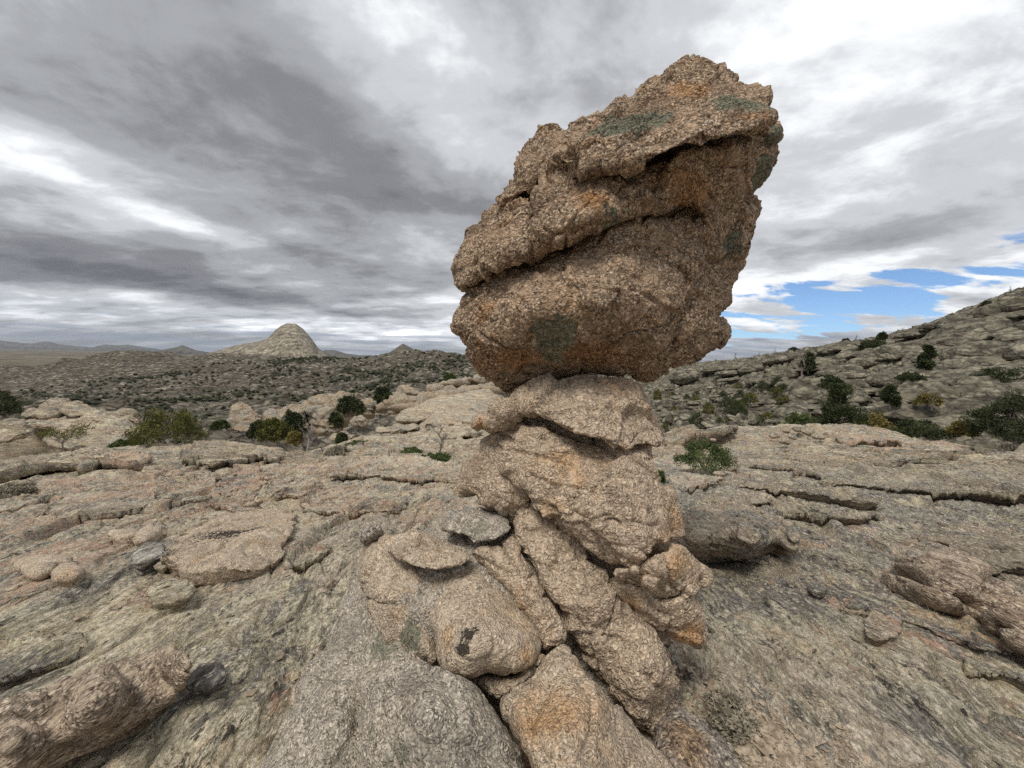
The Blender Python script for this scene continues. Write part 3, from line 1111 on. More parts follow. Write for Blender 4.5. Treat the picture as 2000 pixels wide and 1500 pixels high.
def mountain(name, prof, y, depth, mat, rough, nx=160, ny=60, base=-64, seed=0):
    """a ridge standing at distance y whose skyline passes the given points"""
    prof = np.array(prof, float)
    R_ = rays(prof[:, 0], prof[:, 1])
    k = y / R_[:, 1]
    X, Z = R_[:, 0] * k, CAM_Z + R_[:, 2] * k
    xs = np.linspace(X[0], X[-1], nx)
    hz = np.interp(xs, X, Z)
    vs = np.linspace(-1, 1, ny)
    XX, VV = np.meshgrid(xs, vs)
    H = np.interp(XX, X, Z) - base
    fall = np.sqrt(np.clip(1 - np.abs(VV) ** 1.9, 0, 1))
    YY = y + VV * depth
    p = np.stack([XX.ravel(), YY.ravel(), XX.ravel() * 0 + seed], 1)
    sc = depth
    nz = (fbm(p / sc * 2.2, 5, ridged=True) * 0.5).reshape(XX.shape)
    endf = sstep(0, 0.08, (XX - xs[0]) / (xs[-1] - xs[0])) * sstep(0, 0.08, (xs[-1] - XX) / (xs[-1] - xs[0]))
    ZZ = base - 5 + (H * fall * (0.25 + 0.75 * endf)) + rough * nz * (1 - 0.75 * (np.abs(VV) < 0.08))
    co = np.stack([(XX * YY / y).ravel(), YY.ravel(), ZZ.ravel()], 1)
    i = np.arange(ny - 1)[:, None] * nx
    j = np.arange(nx - 1)[None]
    F = np.stack([i + j, i + j + 1, i + nx + j + 1, i + nx + j], -1).reshape(-1, 4)
    return tag(mesh_obj(name, co, F, mat), kind='structure')


mountain('granite_dome', [(380, 700), (400, 692), (430, 682), (470, 672), (500, 667), (520, 662), (530, 653), (538, 644), (548, 636), (560, 632), (578, 632), (592, 642), (607, 659), (622, 680), (640, 692), (660, 704)],
         1750, 340, 'dome_rock', 12, 260, 110, -60, 3)
mountain('granite_peak', [(745, 697), (765, 685), (777, 677), (787, 671), (797, 676), (812, 684), (830, 692), (845, 700)], 2600, 260, 'hill_rock', 12, 120, 60, -60, 8)
mountain('mountain_ridge', [(-250, 672), (-100, 660), (-30, 662), (20, 668), (60, 672), (85, 668), (97, 668), (115, 673), (150, 677), (180, 679), (205, 673), (225, 675), (250, 674), (285, 679), (320, 684), (380, 688)], 15000, 1800, 'far_mountain', 60, 240, 60, -70, 1)
mountain('mountain_ridge', [(295, 690), (320, 683), (345, 678), (356, 674), (366, 678), (385, 685), (420, 690), (460, 696)], 7500, 700, 'far_mountain', 25, 120, 50, -66, 5)
mountain('mountain_ridge', [(560, 696), (620, 687), (635, 684), (652, 684), (675, 690), (700, 694), (760, 695), (820, 697)], 9000, 900, 'far_mountain', 25, 120, 50, -66, 9)
mountain('mountain_ridge', [(-400, 700), (-100, 692), (100, 690), (250, 692), (420, 694), (500, 698)], 5200, 500, 'plain_soil', 25, 160, 50, -66, 12)


# ------------------------------------------------------------------ balanced boulder
BO = empty('balanced_boulder', tuple(P_at(1150, 735, 2.35)), 'huge brown pitted granite boulder leaning to the right, balanced on the rock pillar', 'boulder')
bk = dict(mat='boulder_granite', parent=BO, voxel=0.0088)
block('lower_block',
      [(1348, 405), (1372, 430), (1388, 463), (1378, 520), (1345, 590), (1318, 640), (1310, 690), (1262, 730), (1159, 733), (1047, 740), (1000, 772), (972, 762), (935, 729), (916, 692),
       (907, 659), (881, 643), (883, 617), (897, 594), (897, 573), (953, 540), (1021, 513), (1037, 519), (1070, 498), (1112, 477), (1140, 456), (1177, 440), (1229, 421), (1280, 414), (1331, 406)],
      [(1340, 420, 2.02), (1230, 450, 1.86), (1100, 520, 1.84), (950, 580, 1.98), (900, 640, 2.02), (1150, 560, 1.70), (1040, 610, 1.74), (1250, 560, 1.74), (1360, 500, 1.90), (1150, 640, 1.76), (980, 690, 1.98),
       (1300, 650, 1.86), (1150, 715, 1.98), (1020, 740, 2.12), (1240, 715, 2.0)],
      back=1.15, R=0.13, seed=1.0, crackk=1.3, facet=0.75, lump=0.8,
      patches=[(1085, 655, 1.8, 0.13, 1, 1.1), (1075, 705, 1.95, 0.10, 1, 1.0), (1000, 705, 1.95, (0.22, 0.3, 0.08), 0, 1.0), (1160, 690, 1.9, (0.25, 0.3, 0.09), 0, 1.0), (1200, 640, 1.8, 0.12, 0, 0.5),
               (950, 620, 2.0, 0.12, 0, 0.6), (1000, 755, 2.1, 0.12, 1, 0.7), (930, 700, 2.0, (0.06, 0.3, 0.15), 0, 0.8)], **bk)
block('core_block',
      [(940, 450), (1000, 400), (1060, 330), (1150, 270), (1300, 190), (1440, 170), (1495, 230), (1500, 330), (1450, 400), (1440, 480), (1410, 560), (1370, 640), (1300, 700), (1180, 722), (1050, 725), (960, 690), (920, 600), (915, 520)],
      [(950, 600, 2.16), (1000, 450, 2.12), (1200, 250, 2.12), (1450, 220, 2.12), (1200, 500, 1.98), (1400, 500, 2.14), (1200, 700, 2.12), (1350, 350, 2.06)],
      back=0.95, R=0.12, seed=8.0, mat='boulder_granite', parent=BO, voxel=0.014, grain=0.3)
block('right_block',
      [(1470, 385), (1477, 398), (1475, 430), (1462, 470), (1457, 500), (1440, 535), (1429, 557), (1430, 582), (1415, 605), (1401, 626), (1425, 645), (1423, 664), (1387, 684), (1355, 701), (1308, 720), (1257, 737),
       (1230, 720), (1250, 640), (1300, 520), (1330, 440), (1380, 400)],
      [(1460, 400, 2.1), (1440, 500, 2.12), (1400, 450, 2.02), (1390, 560, 2.0), (1340, 600, 1.94), (1410, 650, 2.0), (1330, 690, 2.0), (1290, 560, 1.95), (1270, 710, 2.1)],
      back=0.85, R=0.13, seed=2.2, crackk=1.3,
      patches=[(1330, 560, 1.95, 0.08, 1, 0.8), (1450, 480, 2.1, 0.12, 1, 0.6), (1380, 460, 2.0, 0.12, 0, 0.6), (1300, 715, 2.0, 0.1, 0, 0.5)], **bk)
block('middle_slab',
      [(1345, 284), (1387, 279), (1448, 267), (1490, 262), (1523, 268), (1530, 298), (1513, 342), (1490, 368), (1471, 384), (1460, 420), (1420, 450), (1385, 450), (1362, 420), (1348, 404), (1331, 402), (1280, 410),
       (1229, 417), (1177, 436), (1140, 452), (1112, 473), (1070, 494), (1037, 515), (1021, 510), (1030, 470), (1035, 420), (1035, 385), (1050, 340), (1080, 300), (1100, 265), (1180, 300), (1215, 325), (1280, 309)],
      [(1500, 290, 1.92), (1400, 300, 1.82), (1300, 330, 1.76), (1200, 360, 1.74), (1100, 330, 1.86), (1090, 440, 1.75), (1150, 400, 1.69), (1240, 395, 1.74), (1330, 375, 1.84), (1420, 360, 1.95), (1450, 410, 2.06), (1040, 480, 1.88), (1060, 350, 1.92)],
      back=1.0, R=0.075, seed=3.1, facet=0.75, lump=0.8,
      patches=[(1330, 370, 1.88, (0.28, 0.3, 0.09), 0, 1.0), (1230, 330, 1.76, (0.1, 0.3, 0.05), 1, 0.6), (1180, 430, 1.8, (0.08, 0.2, 0.05), 1, 0.7), (1150, 395, 1.75, (0.1, 0.3, 0.1), 0, 0.8), (1500, 330, 1.95, (0.06, 0.3, 0.1), 1, 1.0),
               (1090, 380, 1.8, 0.05, 0, 0.7)], **bk)
block('top_slab',
      [(1336, 109), (1355, 117), (1378, 124), (1400, 130), (1427, 126), (1445, 142), (1448, 166), (1471, 161), (1502, 166), (1517, 188), (1511, 227), (1504, 240), (1448, 263), (1387, 276), (1345, 281), (1280, 307),
       (1215, 326), (1177, 331), (1120, 345), (1080, 330), (1085, 290), (1093, 266), (1140, 237), (1187, 216), (1233, 183), (1271, 148), (1294, 146), (1318, 126)],
      [(1340, 125, 2.22), (1430, 140, 2.15), (1490, 190, 1.86), (1400, 200, 1.80), (1300, 200, 1.96), (1200, 240, 1.96), (1120, 290, 1.90), (1250, 280, 1.68), (1350, 255, 1.62), (1450, 240, 1.67), (1180, 310, 1.72), (1280, 160, 2.15)],
      back=1.0, R=0.07, seed=4.7, facet=0.95, lump=0.8,
      patches=[(1200, 255, 1.9, (0.16, 0.4, 0.16), 1, 1.1), (1290, 220, 1.85, (0.14, 0.4, 0.1), 1, 0.9), (1440, 210, 1.8, (0.14, 0.4, 0.1), 1, 0.9), (1350, 170, 1.95, (0.14, 0.4, 0.1), 0, 0.9), (1450, 250, 1.75, (0.1, 0.3, 0.04), 0, 0.8),
               (1250, 300, 1.75, (0.12, 0.3, 0.05), 1, 0.8)], **bk)
block('lip_stone', [(1480, 255), (1495, 242), (1512, 240), (1525, 257), (1527, 272), (1500, 274), (1478, 268)], [(1500, 258, 1.90)], back=0.3, R=0.05, seed=5.0,
      patches=[(1515, 260, 1.9, 0.08, 1, 1.0)], **bk)
block('left_block',
      [(958, 418), (972, 388), (1010, 378), (1040, 380), (1042, 430), (1038, 480), (1025, 503), (953, 536), (902, 570), (881, 557), (879, 524), (895, 487), (904, 449), (925, 433)],
      [(960, 430, 2.1), (900, 480, 2.12), (890, 540, 2.1), (980, 480, 1.88), (1025, 400, 1.95), (1020, 480, 1.86), (950, 520, 1.92)],
      back=0.95, R=0.09, seed=6.0, facet=0.8, **bk)
block('upper_left_block',
      [(1069, 252), (1093, 262), (1092, 290), (1066, 330), (1050, 372), (1010, 392), (975, 400), (970, 378), (985, 358), (1004, 345), (1001, 328), (1014, 307), (1040, 280)],
      [(1075, 265, 2.1), (1050, 310, 2.02), (1000, 370, 2.05), (1040, 370, 1.98)],
      back=0.7, R=0.09, seed=7.0, **bk)

# ------------------------------------------------------------------ pillar
PI_ = empty('rock_pillar', tuple(P_at(1150, 1350, 1.9)), 'tan knobbly granite pillar with leaning lobes holding up the balanced boulder', 'rock pillar')
pk = dict(mat='pillar_granite', parent=PI_, voxel=0.0078, lump=0.6)
block('cap_stone',
      [(986, 783), (1004, 757), (1035, 741), (1108, 733), (1212, 733), (1245, 748), (1256, 788), (1270, 808), (1290, 832), (1303, 858), (1297, 877), (1264, 874), (1243, 878), (1228, 887), (1171, 864), (1108, 845), (1056, 824), (1018, 806)],
      [(1000, 782, 1.98), (1040, 750, 2.02), (1180, 745, 2.0), (1120, 800, 1.80), (1200, 850, 1.76), (1280, 850, 1.90), (1250, 790, 1.93)],
      back=0.75, R=0.05, seed=11.0, facet=0.95, **pk)
block('core_block',
      [(990, 760), (1240, 755), (1270, 820), (1260, 880), (1300, 980), (1310, 1060), (1330, 1110), (1340, 1200), (1290, 1280), (1270, 1400), (1180, 1330), (1100, 1210), (1030, 1090), (960, 1010), (920, 930), (960, 860)],
      [(1000, 780, 2.14), (1220, 780, 2.12), (1000, 900, 2.06), (1200, 900, 1.98), (1100, 1050, 1.84), (1280, 1080, 1.76), (1200, 1200, 1.76), (1330, 1180, 1.72), (1260, 1380, 1.62), (940, 960, 2.1)],
      back=0.5, R=0.08, seed=9.0, mat='pillar_granite', parent=PI_, voxel=0.014, grain=0.3)
block('neck_stone', [(1000, 800), (1040, 815), (1100, 838), (1170, 862), (1235, 884), (1250, 900), (1100, 900), (1000, 860), (985, 825)], [(1010, 830, 2.06), (1100, 860, 1.98), (1230, 890, 1.96)], back=0.5, R=0.1, seed=11.5, **pk)
block('side_stone', [(921, 812), (940, 797), (962, 789), (994, 786), (1006, 806), (985, 830), (950, 843), (921, 838)], [(930, 822, 1.98), (990, 800, 1.92)], back=0.3, R=0.07, seed=12.0,
      patches=[(930, 835, 1.98, 0.08, 0, 0.9), (930, 815, 1.98, 0.05, 2, 0.8)], **pk)
block('shoulder_block',
      [(952, 845), (985, 832), (1004, 826), (1056, 830), (1108, 848), (1171, 866), (1228, 889), (1260, 878), (1272, 912), (1285, 944), (1318, 975), (1332, 1001), (1321, 1032), (1331, 1056), (1290, 1070), (1264, 1084), (1250, 1102), (1191, 1102),
       (1139, 1068), (1098, 1037), (1056, 990), (1030, 965), (1004, 949), (973, 886)],
      [(965, 850, 2.0), (1050, 845, 1.90), (1180, 880, 1.84), (1250, 900, 1.88), (1100, 930, 1.72), (1020, 930, 1.82), (1200, 980, 1.58), (1300, 1000, 1.72), (1250, 1060, 1.52), (1130, 1030, 1.62), (1210, 1095, 1.56), (1320, 1055, 1.62)],
      back=0.9, R=0.055, seed=13.0, facet=0.95,
      patches=[(1080, 900, 1.75, (0.2, 0.3, 0.12), 0, 0.75), (1080, 1000, 1.68, (0.1, 0.3, 0.08), 0, 0.6), (1290, 1075, 1.55, 0.08, 0, 0.6)], **pk)
block('left_column',
      [(955, 855), (931, 871), (897, 902), (884, 944), (888, 966), (931, 969), (936, 984), (973, 998), (1014, 1006), (1040, 985), (1040, 950), (1010, 900), (985, 860)],
      [(940, 880, 2.08), (900, 940, 2.05), (960, 940, 1.94), (1010, 980, 1.88), (990, 880, 1.98)],
      back=0.7, R=0.09, seed=14.0, facet=0.7, lump=0.6, mat='pillar_granite', parent=PI_, voxel=0.0078)
block('hanging_lobe',
      [(1191, 1104), (1225, 1098), (1254, 1090), (1300, 1066), (1331, 1058), (1345, 1085), (1360, 1102), (1394, 1128), (1358, 1137), (1321, 1158), (1285, 1164), (1230, 1150), (1200, 1130)],
      [(1210, 1115, 1.62), (1290, 1110, 1.50), (1385, 1128, 1.60), (1290, 1155, 1.58), (1330, 1080, 1.60)],
      back=0.45, R=0.07, seed=15.0, facet=0.6, patches=[(1330, 1100, 1.55, 0.12, 0, 0.8)], **pk)
block('hanging_tooth',
      [(1195, 1125), (1240, 1140), (1285, 1160), (1321, 1152), (1356, 1135), (1370, 1172), (1383, 1209), (1382, 1261), (1358, 1270), (1306, 1242), (1254, 1212), (1215, 1190), (1195, 1165)],
      [(1220, 1150, 1.64), (1290, 1180, 1.58), (1350, 1170, 1.57), (1365, 1240, 1.60), (1260, 1200, 1.62)],
      back=0.4, R=0.07, seed=16.0, facet=0.6, patches=[(1350, 1250, 1.6, 0.1, 0, 1.0), (1230, 1180, 1.62, 0.1, 0, 0.8), (1240, 1150, 1.62, 0.08, 0, 0.6)], **pk)
for i_, (cx, cy, rx, ry) in enumerate([(1215, 1122, 20, 18), (1268, 1135, 17, 16), (1240, 1112, 12, 9), (1236, 1150, 9, 8)]):
    ang = np.linspace(0, 2 * np.pi, 9)[:-1]
    block('pebble_knob', np.stack([cx + rx * np.cos(ang + i_), cy + ry * np.sin(ang + i_)], 1), [(cx, cy, 1.50)], back=0.08, R=0.03, seed=17 + i_, size=0.4, k=0.8, mat='pillar_granite', parent=PI_, voxel=0.005)
block('front_column',
      [(1014, 1000), (1046, 980), (1108, 1042), (1150, 1085), (1191, 1103), (1205, 1130), (1212, 1167), (1254, 1212), (1285, 1230), (1304, 1271), (1328, 1318), (1322, 1360), (1296, 1407), (1275, 1445), (1235, 1428), (1212, 1367),
       (1181, 1339), (1139, 1271), (1105, 1214), (1077, 1183), (1025, 1095), (1002, 1045)],
      [(1030, 1000, 1.86), (1060, 1060, 1.76), (1130, 1120, 1.66), (1150, 1200, 1.60), (1230, 1240, 1.56), (1270, 1320, 1.48), (1310, 1330, 1.54), (1200, 1330, 1.55), (1270, 1420, 1.50)],
      back=0.6, R=0.055, seed=18.0, facet=0.95, **pk)
block('slanted_rib',
      [(915, 1078), (940, 1062), (973, 1064), (1002, 1040), (1025, 1093), (1077, 1181), (1100, 1219), (1110, 1251), (1056, 1275), (1046, 1219), (1004, 1167), (931, 1107)],
      [(940, 1080, 1.78), (1000, 1080, 1.76), (1020, 1140, 1.66), (1080, 1220, 1.54), (1070, 1260, 1.50)],
      back=0.45, R=0.07, seed=19.0, facet=0.5, lump=0.5, mat='pillar_granite', parent=PI_, voxel=0.0078, patches=[(1020, 1170, 1.65, 0.08, 0, 0.7)])

# ------------------------------------------------------------------ stones and humps around the pillar's foot
def stone(name, label, cat, outline, ctrl, **kw):
    kw.setdefault('voxel', 0.0078)
    kw.setdefault('facet', 0.5)
    kw.setdefault('lump', 0.5)
    kw.setdefault('grain', 0.55)
    o = block(name, outline, ctrl, **kw)
    return tag(o, label, cat)


stone('rock_mound', 'rough grey-brown granite mound carrying the pillar and the boulders at its foot', 'rock mound',
      [(540, 1420), (585, 1340), (640, 1250), (668, 1180), (694, 1100), (705, 1068), (760, 1050), (860, 1030), (1010, 1030), (1130, 1100), (1230, 1230), (1320, 1330), (1350, 1420), (1480, 1620), (480, 1620)],
      [(560, 1400, 1.50), (640, 1300, 1.62), (700, 1100, 2.02), (720, 1200, 1.80), (800, 1150, 1.72), (780, 1240, 1.66), (860, 1060, 1.98), (1000, 1060, 1.95), (1100, 1150, 1.80), (1000, 1250, 1.62), (1250, 1330, 1.62), (1330, 1420, 1.58),
       (900, 1400, 1.62), (650, 1450, 1.36), (1100, 1500, 1.60), (1400, 1600, 1.36), (520, 1600, 1.22), (900, 1600, 1.45), (1090, 1300, 1.72)],
      mat='grey_granite', back=0.9, R=0.16, seed=21, voxel=0.009, patches=[(830, 1180, 1.7, 0.12, 0, 0.5), (1240, 1400, 1.5, 0.2, 0, 0.3)])
stone('boulder', 'big grey speckled boulder at the bottom of the picture, left of the dark cleft', 'boulder',
      [(671, 1340), (684, 1308), (720, 1294), (760, 1285), (812, 1283), (869, 1312), (921, 1333), (973, 1386), (1004, 1446), (1032, 1500), (1060, 1620), (700, 1620), (684, 1500), (688, 1396)],
      [(690, 1340, 1.33), (760, 1300, 1.33), (820, 1300, 1.27), (850, 1380, 1.11), (930, 1370, 1.21), (980, 1440, 1.15), (760, 1450, 1.11), (900, 1560, 0.97), (720, 1590, 1.07)],
      mat='grey_granite', back=0.6, R=0.12, seed=22, patches=[(888, 1418, 1.2, 0.025, 0, 1.3), (888, 1418, 1.2, 0.035, 2, 0.8), (862, 1365, 1.22, 0.05, 2, 0.6), (725, 1290, 1.42, 0.05, 0, 0.6)])
stone('boulder', 'long tan boulder slanting down right of the dark cleft at the bottom of the picture', 'boulder',
      [(983, 1373), (1035, 1330), (1066, 1278), (1100, 1258), (1139, 1300), (1181, 1356), (1212, 1391), (1254, 1446), (1306, 1500), (1370, 1620), (1090, 1620), (1042, 1500), (1010, 1430)],
      [(1000, 1375, 1.26), (1060, 1330, 1.32), (1100, 1275, 1.42), (1150, 1380, 1.20), (1210, 1410, 1.26), (1080, 1440, 1.10), (1180, 1520, 1.04), (1300, 1560, 1.12), (1130, 1600, 0.96)],
      mat='pale_granite', back=0.5, R=0.09, seed=23, patches=[(1080, 1400, 1.2, (0.14, 0.2, 0.09), 2, 0.30), (1090, 1390, 1.2, (0.2, 0.2, 0.14), 0, 0.6), (1140, 1540, 1.1, 0.2, 0, 0.6)])
stone('boulder', 'bulging pale granite boulder with black lichen spots in front of the pillar', 'boulder',
      [(822, 1116), (869, 1108), (931, 1106), (970, 1130), (1004, 1167), (1046, 1219), (1056, 1261), (1041, 1297), (1004, 1318), (952, 1309), (921, 1323), (869, 1318), (848, 1284), (848, 1240), (824, 1209), (817, 1162)],
      [(840, 1125, 1.76), (920, 1115, 1.76), (900, 1170, 1.58), (990, 1180, 1.60), (940, 1240, 1.36), (1030, 1260, 1.44), (870, 1280, 1.38), (960, 1300, 1.34), (840, 1190, 1.62)],
      mat='pale_granite', back=0.5, R=0.10, seed=24, facet=0.22, lump=0.5, crackk=0.4, grain=0.5,
      patches=[(912, 1236, 1.37, 0.046, 2, 0.85), (900, 1266, 1.35, 0.040, 2, 0.85), (860, 1240, 1.45, 0.07, 0, 0.55), (1030, 1285, 1.42, 0.07, 0, 0.55), (950, 1190, 1.5, 0.10, 0, 0.45), (905, 1120, 1.7, 0.06, 2, 0.4), (935, 1148, 1.65, 0.04, 1, 0.7), (850, 1180, 1.6, 0.05, 1, 0.6)])
stone('rock_wedge', 'small tan wedge of rock under the spotted bulging boulder, above the dark cleft', 'rock',
      [(921, 1325), (955, 1313), (1004, 1320), (1041, 1300), (1060, 1272), (1064, 1284), (1032, 1329), (985, 1371), (952, 1351)],
      [(940, 1325, 1.46), (1000, 1340, 1.40), (1050, 1290, 1.46)], mat='pale_granite', back=0.3, R=0.05, seed=25)
stone('flat_stone', 'flat lens-shaped tan stone lying on top of the mound left of the pillar', 'stone',
      [(757, 1075), (780, 1051), (812, 1035), (845, 1042), (874, 1053), (910, 1068), (924, 1089), (900, 1107), (848, 1118), (800, 1110)],
      [(780, 1062, 1.80), (840, 1050, 1.84), (850, 1100, 1.66), (910, 1085, 1.72)], mat='pale_granite', back=0.2, R=0.05, seed=26, facet=0.5, size=0.8, patches=[(870, 1105, 1.7, 0.06, 0, 0.5)])
stone('boulder', 'dull tan hump at the upper left of the mound, partly under the flat stone', 'boulder',
      [(692, 1100), (705, 1072), (722, 1052), (770, 1042), (812, 1040), (800, 1075), (830, 1112), (838, 1150), (826, 1190), (846, 1240), (850, 1290), (800, 1287), (755, 1245), (715, 1180)],
      [(705, 1085, 1.94), (780, 1060, 1.88), (810, 1130, 1.72), (780, 1190, 1.68), (820, 1260, 1.58), (740, 1130, 1.80)],
      mat='pale_granite', back=0.4, R=0.10, seed=27, patches=[(800, 1240, 1.6, 0.1, 1, 0.8), (730, 1150, 1.7, 0.07, 0, 0.5)])
stone('grey_stone', 'dark grey lichened stone wedged against the left foot of the pillar', 'stone',
      [(856, 1034), (872, 1016), (890, 1000), (942, 990), (985, 1000), (1001, 1016), (1000, 1036), (973, 1060), (931, 1064), (905, 1052)],
      [(870, 1025, 1.92), (950, 1005, 1.94), (940, 1050, 1.80), (990, 1025, 1.84)], mat='grey_granite', back=0.3, R=0.07, seed=28)
stone('small_stone', 'small dark knobbly stone at the left rim of the mound behind the flat stone', 'stone',
      [(700, 1050), (705, 1033), (722, 1025), (741, 1026), (752, 1040), (735, 1056), (712, 1068), (702, 1062)], [(725, 1045, 1.98)], mat='dark_granite', back=0.12, R=0.05, seed=29, size=0.5)
stone('boulder', 'pink and black lichened rock at the foot of the pillar, lower right', 'boulder',
      [(1290, 1400), (1325, 1372), (1370, 1400), (1430, 1450), (1500, 1520), (1560, 1620), (1300, 1620), (1280, 1500), (1270, 1440)],
      [(1310, 1400, 1.50), (1360, 1430, 1.42), (1440, 1500, 1.34), (1340, 1500, 1.30), (1400, 1600, 1.18)],
      mat='dark_granite', back=0.35, R=0.07, seed=30, patches=[(1350, 1440, 1.4, 0.15, 0, 0.9), (1400, 1500, 1.3, 0.2, 2, 0.35)])


# ------------------------------------------------------------------ loose slabs and raised sheets on the bedrock
def ledge(name, label, cat, outline, h, far_h=0.0, ex=(0.0, -1.0), R=None, under=None, mat='bedrock', rough=1.0, seed=0.0, vox=1.0, patches=(), lay=0.0, sink=0.0, hk=0.55):
    """a sheet or slab of rock lying on the ground: outline as seen in the photograph, thickness h at its exposed side"""
    g = ground_point(*zip(*outline))
    ym = np.median(g[:, 1])
    sc_ = np.clip(g[:, 1], 0.6 * ym, 1.5 * ym) / g[:, 1]
    g = g * np.array([1, 1, 1]) * 1.0
    g[:, :2] *= sc_[:, None]
    xy = g[:, :2]
    r = np.median(np.hypot(xy[:, 0], xy[:, 1]))
    if mat in ('bedrock', 'dark_bedrock') and r > 12.5: mat = 'bedrock_bench'
    voxel = max(0.0085, r * 0.0030) * vox
    dense = densify(xy, 0.02 * np.ptp(xy[:, 0]) + 0.01)
    e3 = np.c_[dense, np.zeros(len(dense)) + seed]
    sz = 0.5 * (np.ptp(xy[:, 0]) * np.ptp(xy[:, 1])) ** 0.5
    dense = dense + np.c_[fbm(e3 / sz * 4, 3, gain=0.7), fbm(e3 / sz * 4 + 9, 3, gain=0.7)] * sz * 0.17
    P, F, d = shell(dense, max(voxel * 2.2, 0.5 * np.ptp(xy[:, 0]) / 60))
    ex = np.asarray(ex, float)
    ex = ex / np.linalg.norm(ex)
    s_ = P @ ex
    lin = (s_ - s_.min()) / max(1e-6, np.ptp(s_))
    s2_ = P @ np.array([ex[1], -ex[0]])
    lat = (s2_ - s2_.min()) / max(1e-6, np.ptp(s2_))
    sidef = sstep(0.0, 0.22, lat) * sstep(0.0, 0.22, 1 - lat)
    hf = (far_h + (1 - far_h) * sstep(0.0, 0.95, lin)) * (1 if far_h > 0.5 else far_h + (1 - far_h) * (0.12 + 0.88 * sidef))
    h = h * hk
    R = R or h * 0.42
    under = under or h * 0.8
    zg = G0(P[:, 0], P[:, 1])
    t = np.clip(d / R, 0, 1)
    prof = np.sqrt(np.clip(1 - (1 - t) ** 2, 0, 1))
    zr = zg + hf * h * 0.55 - 0.012 - sink
    top = zr + hf * h * 0.45 * prof
    bot = zr - (hf * h * 0.55 + 0.05 + 0.4 * h + 2 * voxel) * sstep(0, under, d) - 0.25 * voxel
    n = len(P)
    rim = d <= 0
    idx = np.arange(n) + n
    idx[rim] = np.arange(n)[rim]
    co = np.vstack([np.c_[P, top], np.c_[P, bot]])
    tris = np.vstack([F, idx[F][:, ::-1]])
    C, N, Fq = remesh(co, tris, voxel, 2)
    k = r ** 0.5
    p = (C + seed * 2.3) / k
    q = p * [1.0, 0.45, 2.2]
    hh = 0.022 * k * fbm(q * 2.2, 3)
    f1, f2, idd = worley((q + 0.06 * np.stack([perlin(q * 2), perlin(q * 2 + 7), perlin(q * 2 + 17)], 1)) * 4.5)
    hh = hh + k * (0.016 * (PTS[idd][:, 0] - 0.5) * sstep(0, 0.2, f2 - f1) - 0.006 * (1 - sstep(0, 0.1, f2 - f1)))
    # bedding visible on the broken edges
    bd = p[:, 2] * 14 + 1.2 * perlin(p * 1.3)
    hh = hh + k * (0.010 + lay) * (sstep(0, 0.5, np.abs(bd % 1 - 0.5) * 2) - 0.6) * np.clip(1 - np.abs(N[:, 2]), 0, 1)
    hh = hh + 0.006 * k * fbm(q * 16, 3, gain=0.6, ridged=True)
    if far_h < 0.5:
        hh = hh * 0.6
    C = C + N * (hh * rough)[:, None]
    if far_h < 0.5:     # the sheet carries on the relief of the bedrock it splits from
        C[:, 2] += (ground_z(C[:, 0], C[:, 1]) - G0(C[:, 0], C[:, 1])) * np.clip(N[:, 2] * 2, 0, 1)
    loc = np.array([xy[:, 0].mean(), xy[:, 1].mean(), g[:, 2].mean()])
    o = mesh_obj(name, C, Fq, mat, None, loc=loc)
    set_patch(o.data, C - loc, [((0, 0, 0), (rr, rr, rr), ch, amt) for (rr, ch, amt) in patches])
    return tag(o, label, cat)


# left side
ledge('rock_slab', 'large rough pinkish slab with black lichen specks lying flat on the left bedrock', 'rock slab',
      [(333, 1090), (350, 1055), (380, 1028), (415, 1010), (470, 1000), (540, 993), (572, 1008), (566, 1040), (560, 1080), (545, 1108), (480, 1128), (400, 1139), (352, 1136), (338, 1115)], 0.13, 0.35, ex=(0.2, -1), mat='pale_granite', seed=1, under=0.07, R=0.30, hk=1.5, patches=[(0.45, 2, 0.75)])
ledge('rock_slab', 'small yellowish slab continuing to the right of the large pinkish slab', 'rock slab',
      [(558, 1075), (572, 1050), (610, 1058), (648, 1064), (632, 1078), (590, 1100), (556, 1110)], 0.08, 0.2, ex=(0.3, -1), seed=2)
ledge('stone', 'thick oval stone with a dark lichen streak below the large pinkish slab', 'stone',
      [(284, 1172), (292, 1155), (320, 1144), (350, 1139), (376, 1146), (381, 1162), (365, 1178), (330, 1190), (296, 1190)], 0.15, 1.0, R=0.10, under=0.07, mat='ledge_green', seed=3)
ledge('flat_stone', 'thin flat tan stone nearest the left border, propped at its lower edge', 'stone',
      [(22, 1098), (50, 1088), (95, 1089), (138, 1093), (140, 1100), (108, 1108), (90, 1124), (62, 1129), (38, 1116)], 0.07, 0.7, mat='pale_granite', hk=0.9, seed=4, under=0.06)
ledge('flat_stone', 'small tan stone tucked against the right end of the thin flat stone', 'stone',
      [(106, 1122), (120, 1109), (142, 1108), (160, 1118), (152, 1129), (125, 1134), (108, 1133)], 0.06, 1.0, mat='pale_granite', hk=0.9, seed=5)
ledge('flat_stone', 'thin dark-edged flake of rock above the grey stone on the left', 'stone',
      [(207, 1047), (215, 1040), (245, 1037), (272, 1040), (268, 1054), (245, 1057), (225, 1055)], 0.06, 0.8, mat='pale_granite', hk=0.9, seed=6)
ledge('flat_stone', 'pale pointed stone touching the dark-edged flake', 'stone',
      [(266, 1057), (272, 1043), (292, 1034), (310, 1042), (300, 1052), (280, 1061)], 0.07, 1.0, mat='pale_granite', hk=0.9, seed=7)
ledge('stone', 'angular light grey stone with a shadowed end left of the large slab', 'stone',
      [(250, 1108), (262, 1090), (278, 1077), (305, 1073), (326, 1080), (327, 1092), (305, 1102), (285, 1110), (262, 1114)], 0.12, 1.0, R=0.05, mat='ledge_grey', hk=0.8, seed=8)
